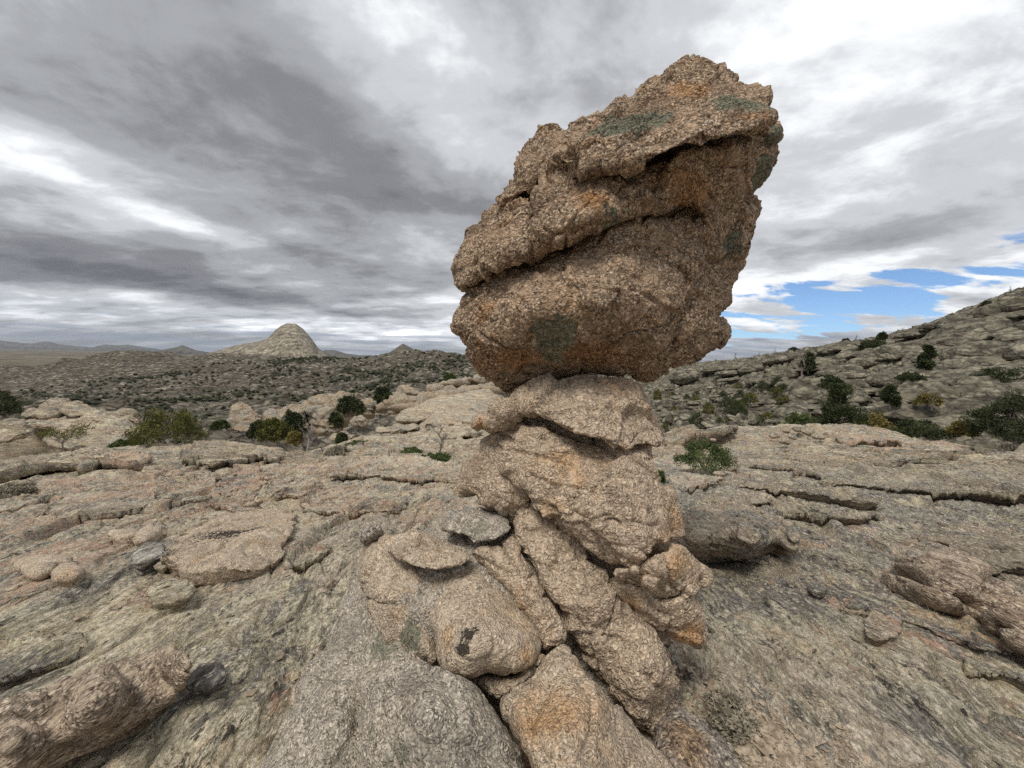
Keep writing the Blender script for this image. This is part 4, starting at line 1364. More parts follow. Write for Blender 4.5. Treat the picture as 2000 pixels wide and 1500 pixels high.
ledge('stone', 'small brown stone between the angular grey stone and the large slab', 'stone',
      [(300, 1107), (312, 1095), (328, 1092), (334, 1102), (320, 1111)], 0.07, 1.0, seed=9)
ledge('stone', 'dark grey broken stone above the long slab end in the lower left', 'stone',
      [(356, 1346), (372, 1325), (395, 1308), (430, 1305), (452, 1318), (440, 1335), (410, 1350), (380, 1356)], 0.08, 1.0, mat='ledge_dark', seed=10)
ledge('stone', 'small pale white stone in a pocket left of the grey speckled boulder', 'stone',
      [(570, 1352), (578, 1338), (600, 1335), (612, 1345), (605, 1362), (588, 1368), (573, 1364)], 0.035, 1.0, mat='pale_granite', seed=11)
ledge('rock_slab', 'greenish lichened ledge with a black crack beneath at the left border', 'rock ledge',
      [(-120, 1260), (0, 1246), (80, 1238), (150, 1236), (162, 1250), (140, 1278), (80, 1300), (30, 1322), (-40, 1345), (-140, 1370)], 0.12, 0.0, ex=(0.3, -1), mat='ledge_green', seed=12, under=0.12)
o = block('long_slab', [(-90, 1420), (-20, 1378), (60, 1355), (130, 1330), (220, 1290), (300, 1268), (350, 1264), (374, 1282), (374, 1318), (345, 1362), (290, 1415), (235, 1452), (180, 1482), (110, 1525), (40, 1575), (-60, 1640), (-120, 1560)],
          [(-60, 1390, 1.62), (130, 1332, 1.72), (300, 1268, 1.84), (0, 1405, 1.38), (170, 1350, 1.42), (340, 1285, 1.62), (-40, 1500, 1.28), (100, 1450, 1.36), (220, 1410, 1.44), (330, 1345, 1.62), (0, 1590, 1.30), (150, 1500, 1.45)],
          back=0.45, R=0.06, mat='brown_granite', voxel=0.009, seed=41, facet=0.45, lump=0.6, layer=0.7, ldir=(0.25, -0.5, 1.0), stretch=(1.0, 0.6, 1.3),
          patches=[(130, 1345, 1.95, (0.9, 0.2, 0.06), 1, 0.35)])
tag(o, 'long thick brown slab like a log in the lower left corner', 'rock slab')

# raised sheets in the middle distance, left
for args in [
    ('brown bulging sheet with a dark overhang where the left bedrock drops away', [(370, 885), (385, 855), (440, 843), (490, 848), (535, 862), (556, 884), (540, 893), (500, 893), (450, 905), (390, 910)], 0.55, (0.5, -1), 'bedrock'),
    ('thin dark slab lying along the top edge of the left bedrock', [(424, 850), (440, 842), (480, 840), (512, 845), (480, 850)], 0.28, (0, -1), 'bedrock'),
    ('reddish raised rib running away from the camera on the left', [(425, 985), (432, 950), (448, 915), (465, 892), (500, 888), (512, 915), (515, 950), (505, 985), (470, 1000)], 0.14, (0.2, -1), 'ledge_pink'),
    ('pinkish sheet with a dark undercut left of the pillar', [(650, 925), (662, 900), (705, 884), (760, 880), (820, 888), (870, 905), (905, 925), (880, 938), (820, 936), (740, 932), (690, 928)], 0.26, (0, -1), 'bedrock'),
    ('small red flake of rock on the far left bedrock', [(300, 925), (318, 914), (352, 912), (358, 921), (330, 927)], 0.14, (0, -1), 'ledge_pink'),
    ('low cream sheet with a dark crooked lower edge near the red rib', [(300, 965), (330, 945), (400, 940), (425, 950), (400, 968), (340, 975)], 0.08, (0, -1), 'bedrock'),
    ('low ledge with a long black shadow at the far left border', [(-80, 905), (40, 893), (130, 880), (190, 888), (180, 903), (110, 905), (60, 912), (-60, 935)], 0.5, (0, -1), 'bedrock'),
    ('narrow sheet of rock below the umbrella shaped tree', [(160, 893), (200, 882), (260, 880), (300, 887), (270, 897), (200, 899)], 0.3, (0, -1), 'ledge_pink'),
    ('wide low sheet left of the reddish rib', [(90, 990), (130, 960), (220, 945), (300, 950), (330, 965), (280, 985), (200, 1000), (130, 1003)], 0.07, (0.2, -1), 'bedrock'),
    ('low greenish sheet in front of the pinkish undercut sheet', [(580, 985), (600, 960), (660, 945), (740, 945), (800, 960), (790, 985), (720, 995), (640, 1000)], 0.08, (0, -1), 'bedrock'),
    ('small sheet split by a crack beside the reddish rib', [(520, 960), (535, 930), (580, 920), (620, 930), (625, 950), (580, 965)], 0.10, (0, -1), 'bedrock'),
    ('rippled sheet at the left border under the black shadowed ledge', [(-80, 975), (10, 955), (80, 948), (110, 958), (60, 978), (-40, 1000)], 0.09, (0, -1), 'bedrock'),
]:
    lab, ol, h_, ex_, mt = args
    ledge('rock_ledge', lab, 'rock ledge', ol, h_, 0.0, ex=ex_, mat=mt, seed=len(lab) * 0.37, under=h_ * 0.8, hk=0.38)

# right side
for args in [
    ('long lichened ledge with the deepest black overhang line across the right bedrock', [(1420, 912), (1470, 908), (1530, 912), (1590, 925), (1640, 942), (1700, 953), (1760, 962), (1850, 966), (1930, 972), (2010, 985), (2140, 1010), (2140, 905), (2000, 895), (1850, 893), (1700, 893), (1560, 890), (1450, 898)], 0.42, (0.05, -1), 'dark_bedrock', 0.5),
    ('second ledge just beneath the deep black overhang line', [(1400, 940), (1420, 925), (1500, 930), (1580, 945), (1660, 962), (1720, 985), (1700, 993), (1640, 985), (1560, 968), (1480, 955)], 0.20, (0.1, -1), 'dark_bedrock', 0.25),
    ('thin ledge crossing the dark rock above the overhanging slab', [(1500, 995), (1530, 975), (1600, 978), (1680, 995), (1720, 1015), (1690, 1022), (1620, 1015), (1560, 1005)], 0.13, (0.1, -1), 'dark_bedrock', 0.15),
    ('wide pale ledge at the top of the right bedrock', [(1530, 892), (1545, 872), (1600, 864), (1700, 868), (1790, 878), (1850, 895), (1800, 912), (1720, 912), (1640, 907), (1570, 900)], 0.45, (0, -1), 'bedrock', 0.4),
    ('pale lens shaped sheet perched behind the green shrub', [(1280, 848), (1310, 832), (1370, 826), (1420, 832), (1440, 842), (1405, 852), (1350, 862), (1300, 862)], 0.9, (0.2, -1), 'bedrock', 0.8),
    ('pinkish flat slab on the crest of the right bedrock', [(1628, 856), (1650, 847), (1700, 848), (1745, 858), (1765, 866), (1720, 870), (1660, 866)], 0.5, (0, -1), 'ledge_pink', 0.4),
    ('small pinkish slab below the flat slab on the crest', [(1700, 878), (1730, 870), (1785, 872), (1800, 880), (1750, 886)], 0.32, (0, -1), 'ledge_pink', 0.3),
    ('upper ledge with a long dark line at the right border', [(1820, 912), (1860, 895), (1930, 888), (2020, 890), (2140, 900), (2140, 925), (2000, 918), (1900, 918)], 0.40, (0, -1), 'bedrock', 0.4),
    ('top right ledge in front of the dark green bush', [(1760, 866), (1800, 858), (1900, 862), (2020, 864), (2140, 868), (2140, 892), (2000, 884), (1880, 880)], 0.45, (0, -1), 'bedrock', 0.4),
    ('raised ledge with a black gap above the ribbed slab on the right', [(1785, 1042), (1800, 1030), (1860, 1022), (1960, 1032), (2140, 1060), (2140, 1160), (2020, 1130), (1960, 1118), (1900, 1098), (1850, 1072)], 0.22, (-0.35, -1), 'dark_bedrock', 0.25),
    ('low greenish ledge near the lower right border', [(1885, 1300), (1900, 1275), (1960, 1270), (2040, 1290), (2140, 1320), (2140, 1410), (2040, 1355), (1960, 1320)], 0.09, (-0.35, -1), 'ledge_green', 0.08),
    ('pinkish ragged sheet running below the ribbed slab', [(1640, 1180), (1660, 1160), (1740, 1165), (1820, 1190), (1900, 1225), (1990, 1270), (1950, 1275), (1860, 1245), (1780, 1215), (1700, 1200)], 0.05, (-0.2, -1), 'ledge_pink', 0.05),
    ('dull grey sheet left of the deep overhang line', [(1300, 935), (1330, 915), (1395, 912), (1410, 930), (1390, 950), (1330, 955)], 0.15, (0, -1), 'bedrock', 0.2),
    ('low sheet with a ragged edge above the overhanging slab', [(1370, 975), (1400, 955), (1470, 960), (1510, 972), (1500, 985), (1430, 988)], 0.10, (0, -1), 'bedrock', 0.12),
]:
    lab, ol, h_, ex_, mt, un = args
    ledge('rock_ledge', lab, 'rock ledge', ol, h_, 0.0, ex=ex_, mat=mt, seed=len(lab) * 0.41, under=un, hk=0.85)
ledge('flat_stone', 'broken reddish flat stone with dark holes on the lower right bedrock', 'stone',
      [(1686, 1222), (1694, 1202), (1715, 1192), (1742, 1195), (1762, 1222), (1748, 1244), (1722, 1250), (1700, 1246)], 0.06, 0.8, mat='ledge_pink', seed=33, under=0.04, hk=0.35)
ledge('flat_stone', 'small dark flake of rock between the overhanging slab and the ribbed slab', 'stone',
      [(1576, 1146), (1590, 1141), (1612, 1149), (1606, 1154), (1590, 1152)], 0.04, 0.8, mat='ledge_dark', seed=34, hk=0.3)
ledge('flat_stone', 'thin dark flake near the reddish ragged sheet', 'stone',
      [(1652, 1178), (1662, 1173), (1690, 1176), (1705, 1181), (1680, 1184)], 0.04, 0.8, mat='ledge_dark', seed=35, hk=0.3)
o = block('overhanging_slab', [(1290, 1035), (1320, 1008), (1380, 985), (1440, 984), (1500, 1000), (1545, 1022), (1563, 1052), (1550, 1076), (1500, 1084), (1470, 1083), (1440, 1092), (1405, 1103), (1370, 1099), (1340, 1085), (1290, 1075)],
          [(1320, 1015, 4.2), (1400, 990, 4.7), (1500, 1010, 4.4), (1350, 1048, 3.15), (1420, 1045, 3.05), (1480, 1040, 3.05), (1540, 1040, 3.3), (1350, 1080, 3.3), (1420, 1088, 3.3), (1500, 1074, 3.35)],
          back=0.7, R=0.07, mat='ledge_rock', voxel=0.012, seed=51, size=1.6, facet=0.2, lump=0.25, layer=1.4, ldir=(0.1, 0.1, 1.3), grain=0.6, stretch=(1, 0.6, 1.6))
tag(o, 'thick brown overhanging slab with dark hollow under it, right of the pillar', 'rock slab')
for lab, ol, D in [('small round stone propped under the overhanging slab', [(1405, 1094), (1440, 1090), (1470, 1098), (1475, 1112), (1450, 1120), (1415, 1112)], 3.42),
                   ('thin dark splinter leaning out under the overhanging slab', [(1455, 1088), (1470, 1092), (1500, 1124), (1488, 1122), (1468, 1106)], 3.28),
                   ('dark triangular flake sticking out under the overhanging slab', [(1470, 1084), (1505, 1082), (1530, 1100), (1500, 1102), (1478, 1096)], 3.35)]:
    o = block('stone', ol, [(np.mean([q[0] for q in ol]), np.mean([q[1] for q in ol]), D)], back=0.2, R=0.03, mat='dark_granite', voxel=0.009, seed=D * 7, size=0.6)
    tag(o, lab, 'stone')
o = block('ribbed_slab', [(1738, 1135), (1752, 1112), (1785, 1095), (1840, 1086), (1888, 1096), (1935, 1130), (1990, 1172), (2060, 1215), (2150, 1270), (2150, 1340), (2060, 1285), (1990, 1246), (1930, 1215), (1868, 1190), (1800, 1178), (1760, 1160)],
          [(1760, 1120, 2.74), (1840, 1092, 2.9), (1900, 1110, 2.75), (2000, 1185, 2.3), (1800, 1140, 2.46), (1880, 1150, 2.34), (1980, 1210, 2.06), (1790, 1172, 2.50), (1900, 1198, 2.28), (2100, 1290, 1.82)],
          back=0.35, R=0.05, mat='brown_granite', voxel=0.010, seed=52, size=1.3, facet=0.2, lump=0.5, layer=4.0, ldir=(0.35, 0.25, 0.9), grain=0.5, stretch=(0.8, 0.8, 1.0))
tag(o, 'brown slab with deep wavy ribs at the right border', 'rock slab')

# outcrops further off
OUT = dict(mat='outcrop_rock')
def outcrop(label, outline, ctrl, cat='rock outcrop', name='rock_outcrop', **kw):
    D = np.mean([c[2] for c in ctrl])
    kw.setdefault('mat', 'outcrop_rock')
    kw.setdefault('layer', 1.2)
    kw.setdefault('stretch', (0.8, 0.8, 1.5))
    kw.setdefault('ldir', (0.05, 0, 0.9))
    kw.setdefault('back', D * 0.10)
    o = block(name, outline, ctrl, R=D * 0.018, voxel=D * 0.0030, size=D * 0.28, grain=0.6, **kw)
    return tag(o, label, cat)


outcrop('tall layered tan outcrop in the hollow left of the pillar', [(596, 842), (594, 800), (606, 780), (630, 769), (670, 766), (705, 768), (722, 778), (735, 790), (728, 805), (700, 815), (672, 838), (640, 850)],
        [(610, 790, 41), (660, 775, 42), (715, 785, 44), (640, 820, 39), (600, 840, 40)], seed=61)
outcrop('rounded tan outcrop like two stacked boulders near the dead pale tree', [(437, 838), (440, 808), (452, 785), (475, 780), (495, 790), (508, 805), (512, 820), (500, 842), (470, 850)],
        [(450, 800, 37), (480, 790, 37), (500, 820, 36), (460, 840, 35)], seed=62, layer=0.4)
outcrop('low jumbled rocks between the rounded outcrop and the tall layered outcrop', [(508, 842), (512, 815), (530, 800), (548, 798), (570, 785), (592, 790), (600, 815), (596, 845)],
        [(520, 820, 38), (550, 805, 39), (585, 800, 40), (560, 840, 37)], seed=63, layer=0.4)
outcrop('long tilted ledge with a brown shaded overhang behind the boulder stem', [(735, 800), (755, 786), (780, 777), (800, 775), (830, 768), (880, 760), (920, 752), (980, 745), (985, 765), (960, 775), (900, 782), (850, 790), (800, 800), (760, 808)],
        [(740, 800, 43), (800, 785, 42), (900, 765, 44), (970, 755, 46), (870, 785, 43), (770, 800, 42)], seed=64)
outcrop('upper tilted ledge rising behind the boulder stem', [(830, 770), (855, 752), (890, 742), (930, 738), (985, 736), (985, 752), (930, 758), (870, 766)],
        [(850, 760, 49), (920, 745, 50), (980, 745, 52)], seed=65)
outcrop('small pale round boulder on the rocky slope left of the pillar', [(688, 828), (690, 818), (702, 814), (713, 818), (714, 828), (700, 831)], [(700, 822, 33)], cat='boulder', name='boulder', seed=66, layer=0.1)
outcrop('dark rock knob behind the long tilted ledge', [(770, 770), (790, 760), (815, 765), (812, 778), (785, 782)], [(790, 770, 50)], seed=67, layer=0.4)
for i_, (lab, ol, D) in enumerate([
    ('top sheet of the layered knoll on the far left', [(36, 818), (60, 800), (110, 787), (130, 789), (122, 808), (95, 815), (70, 815)], 25.5),
    ('tan round-backed sheet at the summit of the far left knoll', [(122, 812), (128, 790), (160, 790), (190, 800), (200, 806), (170, 812)], 25.2),
    ('dark brown capping sheet on the right of the far left knoll', [(200, 812), (225, 802), (255, 808), (278, 822), (270, 828), (235, 818)], 24.5),
    ('broad lower sheet in front of the far left knoll', [(40, 832), (60, 815), (120, 818), (180, 816), (200, 826), (170, 838), (100, 840)], 23.5),
    ('blocky lower sheet on the right flank of the far left knoll', [(175, 840), (190, 815), (210, 808), (245, 825), (278, 835), (270, 858), (220, 868), (185, 860)], 23),
    ('low sheets at the left border beneath the far left knoll', [(-80, 850), (-20, 828), (40, 825), (60, 845), (20, 862), (-60, 880)], 21),
    ('tan sheet below the summit of the far left knoll', [(90, 868), (110, 845), (170, 842), (215, 850), (205, 870), (140, 878)], 21.5),
]):
    cx_, cy_ = np.mean([q[0] for q in ol]), np.mean([q[1] for q in ol])
    top_ = min(q[1] for q in ol)
    outcrop(lab, ol, [(cx_, top_, D + 1.0), (cx_ - 20, cy_, D), (cx_ + 25, cy_ + 5, D - 0.4)], cat='rock ledge', name='rock_ledge', seed=70 + i_, mat='bedrock_bench', back=2.5, crackk=1.5)

for i_, (x0, y0, x1, y1, th_px, D, lab) in enumerate([
    (655, 880, 800, 862, 9, 20, 'long thin sheet above the creeping juniper left of the pillar'),
    (735, 862, 965, 842, 11, 24, 'long rippled sheet across the slope just left of the pillar neck'),
    (690, 846, 850, 832, 8, 28, 'thin sheet in the middle of the slope beside the tiny round juniper'),
    (810, 836, 985, 818, 11, 29, 'thick rippled sheet on the slope, touching the pillar neck in the picture'),
    (745, 824, 900, 808, 8, 34, 'narrow sheet two steps below the long tilted ledge'),
    (860, 812, 990, 798, 9, 35, 'sheet directly below the brown shaded overhang'),
    (880, 880, 960, 868, 10, 18, 'short sheet partly hidden behind the left side of the pillar'),
    (640, 858, 700, 850, 7, 26, 'short sheet at the left foot of the rocky slope'),
]):
    n_ = 7
    xs_ = np.linspace(x0, x1, n_)
    ys_ = np.linspace(y0, y1, n_)
    rs_ = np.random.RandomState(i_)
    up = [(x, y - th_px * 0.5 * rs_.uniform(0.5, 1.3) * (0.4 + math.sin(math.pi * k / (n_ - 1)))) for k, (x, y) in enumerate(zip(xs_, ys_))]
    dn = [(x, y + th_px * 0.5 * rs_.uniform(0.5, 1.3) * (0.4 + math.sin(math.pi * k / (n_ - 1)))) for k, (x, y) in enumerate(zip(xs_, ys_))][::-1]
    outcrop(lab, up + dn, [((x0 + x1) / 2, (y0 + y1) / 2 - th_px * 0.4, D * 1.06), (x0, y0, D), (x1, y1, D), ((x0 + x1) / 2, (y0 + y1) / 2 + th_px * 0.5, D * 0.995)], cat='rock ledge', name='rock_ledge', seed=90 + i_, mat='bedrock_bench', back=D * 0.12)


# ------------------------------------------------------------------ many slabs on the hillside
LANDMARKS = [((1636, 800), 'tallest pine'), ((1704, 835), 'yellow autumn bush'), ((1808, 708), 'slender dark pine'), ((1578, 712), 'small dark pine'),
             ((1652, 666), 'round skyline bush'), ((1820, 762), 'big round-topped boulder'), ((1600, 778), 'whale-backed boulder'), ((1862, 684), 'wide low bush'),
             ((1905, 645), 'great overlapping slab'), ((1940, 785), 'squarish boulder'), ((1300, 790), 'pillar neck'), ((1645, 703), 'loaf-shaped block'),
             ((1985, 820), 'dark bush at the border'), ((1974, 590), 'gnarled skyline tree'), ((1505, 738), 'long tilted slab'), ((1450, 706), 'left end of the crest'), ((1492, 835), 'bare dead shrub')]
ORD = ['nearest', 'second nearest', 'third nearest', 'fourth nearest', 'fifth nearest', 'sixth nearest', 'seventh nearest', 'eighth nearest', 'ninth nearest', 'tenth nearest', 'eleventh nearest', 'twelfth nearest']
TO_NAME = []


def name_later(o, px, py, what):
    TO_NAME.append((o, px, py, what))


def give_labels():
    groups = {}
    for o, px, py, what in TO_NAME:
        (lx, ly), lm = min(LANDMARKS, key=lambda L: math.hypot(L[0][0] - px, 1.6 * (L[0][1] - py)))
        dx, dy = px - lx, 1.6 * (py - ly)
        if abs(dx) > 2.2 * abs(dy): dr = 'right of' if dx > 0 else 'left of'
        elif abs(dy) > 2.2 * abs(dx): dr = 'below' if dy > 0 else 'above'
        else: dr = ('below and ' if dy > 0 else 'above and ') + ('right of' if dx > 0 else 'left of')
        groups.setdefault((what, dr, lm), []).append((math.hypot(dx, dy), o))
    for (what, dr, lm), L in groups.items():
        L.sort(key=lambda e: e[0])
        for i, (d, o) in enumerate(L):
            pre = '' if len(L) == 1 else ORD[min(i, 11)] + ' '
            o['label'] = '%s%s %s the %s' % (pre, what, dr, lm)


def proto_slab(seed, flat, nseg=1):
    rs = np.random.RandomState(seed)
    a = np.linspace(0, 2 * np.pi, 12)[:-1]
    rr = 0.5 * (1 + rs.uniform(-0.18, 0.18, len(a)))
    poly = np.stack([rr * np.cos(a), rr * 0.72 * np.sin(a)], 1)
    P, F, d = shell(poly, 0.05)
    t = np.clip(d / (flat * 0.9), 0, 1)
    prof = np.sqrt(np.clip(1 - (1 - t) ** 2, 0, 1))
    top = flat * 0.5 * prof * (1 + 0.25 * d / d.max())
    bot = -flat * 0.5 * sstep(0, 0.14, d)
    n = len(P)
    idx = np.arange(n) + n
    rim = d <= 0
    idx[rim] = np.arange(n)[rim]
    co = np.vstack([np.c_[P, top], np.c_[P, bot]])
    C, N, Fq = remesh(co, np.vstack([F, idx[F][:, ::-1]]), 0.034, 1)
    p = C + seed * 5.1
    h = 0.05 * fbm(p * 3, 3)
    bd = p[:, 2] * 16 + perlin(p * 2)
    h = h + 0.02 * (sstep(0, 0.5, np.abs(bd % 1 - 0.5) * 2) - 0.5) * (1 - np.abs(N[:, 2]))
    f1, f2, idd = worley(p * 3.4)
    h = h - 0.018 * (1 - sstep(0, 0.08, f2 - f1)) + 0.02 * (PTS[idd][:, 0] - 0.5) * sstep(0, 0.2, f2 - f1)
    C = C + N * h[:, None]
    me_o = mesh_obj('rock_slab', C, Fq, 'hillside_rock')
    return me_o


def field_normal(f, x, y, e=1.5):
    a = f(np.array([x + e, x - e, x, x]), np.array([y, y, y + e, y - e]))
    n = Vector((-(a[0] - a[1]) / (2 * e), -(a[2] - a[3]) / (2 * e), 1.0))
    return n.normalized()


protos = [proto_slab(100 + i, f_) for i, f_ in enumerate((0.12, 0.15, 0.10, 0.18, 0.26, 0.38, 0.15))]
first_used = [False] * len(protos)


def place_slab(k, pos, width, depth, thick, rz, nrm, sink=0.1):
    p = protos[k]
    if first_used[k]:
        o = p.copy()
        COL.objects.link(o)
    else:
        o = p
        first_used[k] = True
    q = nrm.to_track_quat('Z', 'Y') if nrm else None
    from mathutils import Quaternion
    rot = Quaternion((0, 0, 1), rz)
    o.rotation_mode = 'QUATERNION'
    base_q = Vector((0, 0, 1)).rotation_difference(nrm)
    o.rotation_quaternion = base_q @ rot
    o.scale = (width, depth, thick)
    o.location = Vector(pos) - nrm * (sink * thick * 0.2)
    return o


rs = np.random.RandomState(5)
# the big ones that can be pointed at
for (px, py, w, k, dep, th_, lab) in [
    (1602, 778, 150, 5, 1.1, 1.3, 'long whale-backed boulder right behind the small pine on the hillside'),
    (1545, 812, 70, 5, 1.1, 1.4, 'rounded boulder left of the small pine at the foot of the hillside'),
    (1820, 762, 120, 4, 1.0, 1.5, 'big round-topped boulder with a flat cap in the middle of the hillside'),
    (1790, 752, 60, 1, 1.0, 1.0, 'flat block sitting on the big round-topped boulder'),
    (1860, 790, 130, 5, 1.0, 1.3, 'broad smooth boulder below the big round-topped one'),
    (1940, 785, 90, 5, 0.9, 1.9, 'squarish smooth boulder near the right border'),
    (1640, 725, 95, 3, 1.0, 1.2, 'leaning pale slab left of the middle of the hillside'),
    (1690, 708, 75, 4, 1.0, 1.1, 'thick slab with a small cap stone under the hillside shrubs'),
    (1645, 703, 40, 5, 1.0, 1.6, 'rounded block like a loaf near the snag on the hillside'),
    (1505, 738, 100, 0, 1.2, 1.0, 'long tilted flat slab on the left part of the hillside'),
    (1465, 722, 50, 4, 1.0, 1.2, 'blunt slab at the left end of the hillside crest'),
    (1905, 645, 170, 3, 1.2, 1.4, 'great overlapping slab under the upper right skyline'),
    (1990, 598, 90, 4, 1.2, 2.0, 'dark block at the top right corner of the hillside'),
    (1770, 680, 190, 0, 1.0, 1.3, 'very long thin slab under the hillside skyline'),
    (1860, 715, 220, 2, 1.3, 1.0, 'wide smooth bare sheet of rock in the right half of the hillside'),
]:
    pos = hit_field(S0, px, py, 36, 260)
    if pos is None:
        continue
    D = pos[1]
    W = w / FPX * D
    o = place_slab(k, pos, W, W * dep, W * th_, rs.uniform(-0.2, 0.2), field_normal(S0, pos[0], pos[1], 6).lerp(Vector((0, 0, 1)), 0.35).normalized())
    tag(o, lab, 'rock slab')
cnt = 0
GRP = 'weathered slabs lying over the rocky hillside'
for _ in range(3000):
    if cnt >= 262:
        break
    px, py = rs.uniform(1285, 2060), rs.uniform(600, 840)
    sky_y = np.interp(px, [1285, 1450, 1550, 1650, 1750, 1850, 1950, 2060], [728, 708, 686, 672, 660, 632, 592, 550])
    if py < sky_y + 6:
        continue
    pos = hit_field(S0, px, py, 36, 260, 200)
    if pos is None:
        continue
    D = pos[1]
    rubble = (px < 1500 and py > 745)
    W = (rs.uniform(12, 30) if rubble else rs.uniform(26, 95) * (0.8 + 0.5 * (px > 1750))) / FPX * D
    nrm = field_normal(S0, pos[0], pos[1], 6).lerp(Vector((0, 0, 1)), 0.35)
    if rubble:
        nrm = (nrm + Vector(rs.normal(0, 0.25, 3))).normalized()
        k = rs.choice([4, 5, 3])
    else:
        nrm = (nrm + Vector(rs.normal(0, 0.05, 3))).normalized()
        k = rs.randint(0, 7)
    o = place_slab(k, pos, W, W * rs.uniform(0.7, 1.2), W * rs.uniform(0.7, 1.3), rs.uniform(-0.5, 0.5) + (math.pi if rs.rand() < 0.5 else 0), nrm, sink=-0.35)
    if rubble:
        tag(o, 'broken block', 'rock', 'broken blocks at the foot of the hillside')
        name_later(o, px, py, '%s broken grey block' % ('tiny' if W * FPX / D < 21 else 'small'))
    else:
        tag(o, 'grey slab', 'rock slab', GRP)
        name_later(o, px, py, '%s %s grey slab' % (('small', 'medium', 'large', 'very large')[int(np.clip((W * FPX / D - 20) / 26, 0, 3))], ('flat', 'flat', 'thin', 'flat', 'thick', 'rounded', 'flat')[k]))
    cnt += 1
# rubble stones on the crest of the right bedrock
for (px, py, w, lab) in [(1512, 857, 26, 'leftmost of the small rubble stones on the right bedrock crest'), (1535, 846, 20, 'upright small rubble stone on the crest behind the leftmost'), (1548, 858, 18, 'tiny rubble stone in the middle of the crest heap'),
                         (1560, 843, 24, 'upper rubble stone in the crest heap'), (1578, 850, 34, 'largest rubble stone at the right of the crest heap'), (1532, 868, 24, 'rubble stone lying in front of the crest heap'), (1600, 860, 30, 'flat pinkish stone right of the crest heap'),
                         (1404, 931, 26, 'small grey upright stone beside the deep black overhang line'), (1392, 862, 12, 'tiny pebble under the pale lens shaped sheet')]:
    g = ground_point(px, py)[0]
    W = w / FPX * g[1]
    p = protos[4 if w < 25 else 3]
    o = p.copy()
    o.data = p.data.copy()
    o.data.materials[0] = MATS['bedrock_bench' if px > 1500 else 'bedrock']
    COL.objects.link(o)
    o.name = 'stone'
    o.scale = (W, W, W * 1.6)
    o.rotation_mode = 'XYZ'
    o.rotation_euler = (rs.uniform(-.2, .2), rs.uniform(-.2, .2), rs.uniform(0, 6))
    o.location = (g[0], g[1], g[2] + W * 0.22)
    tag(o, lab, 'stone')
    if 'group' in o: del o['group']


# ------------------------------------------------------------------ vegetation
def tube(path, r0, r1, sides=5):
    path = np.asarray(path, float)
    n = len(path)
    co, F = [], []
    for i, p in enumerate(path):
        t = path[min(i + 1, n - 1)] - path[max(i - 1, 0)]
        t = t / (np.linalg.norm(t) + 1e-9)
        a = np.cross(t, [0.3, 0.9, 0.1])
        a /= np.linalg.norm(a) + 1e-9
        b = np.cross(t, a)
        r = r0 + (r1 - r0) * i / (n - 1)
        for s in range(sides):
            an = 2 * math.pi * s / sides
            co.append(p + r * (a * math.cos(an) + b * math.sin(an)))
    for i in range(n - 1):
        for s in range(sides):
            s2 = (s + 1) % sides
            F.append((i * sides + s, i * sides + s2, (i + 1) * sides + s2, (i + 1) * sides + s))
    return np.array(co), np.array(F)


def join(parts):
    co, F, o = [], [], 0
    for c, f in parts:
        co.append(c)
        F.append(f + o)
        o += len(c)
    return np.vstack(co), np.vstack(F)


def wobble(rs, a, b, n=5, amt=0.12):
    a, b = np.asarray(a, float), np.asarray(b, float)
    L = np.linalg.norm(b - a)
    t = np.linspace(0, 1, n)[:, None]
    p = a + (b - a) * t
    off = rs.normal(0, amt * L, (n, 3)) * np.sin(np.pi * t) * 0.7
    return p + off


def leaves(rs, centres, rad, per, size, flat=1.0):
    C = np.repeat(np.asarray(centres), per, 0)
    Rr = np.repeat(np.asarray(rad), per)
    v = rs.normal(size=(len(C), 3))
    v /= np.linalg.norm(v, axis=1)[:, None]
    rr = rs.uniform(0.25, 1.0, len(C)) ** 0.6
    P = C + v * (Rr * rr)[:, None] * [1, 1, flat]
    a = rs.normal(size=(len(C), 3)) + v * 1.2 + [0, 0, 0.5]
    a /= np.linalg.norm(a, axis=1)[:, None]
    b = np.cross(a, rs.normal(size=(len(C), 3)))
    b /= np.linalg.norm(b, axis=1)[:, None] + 1e-9
    s = size * rs.uniform(0.6, 1.5, len(C))[:, None]
    w = s * 0.36
    q = np.stack([P - b * w, P + a * s * 0.5 - b * w * 0.4, P + a * s, P + a * s * 0.45 + b * w], 1).reshape(-1, 3)
    F = np.arange(len(q)).reshape(-1, 4)
    return q, F


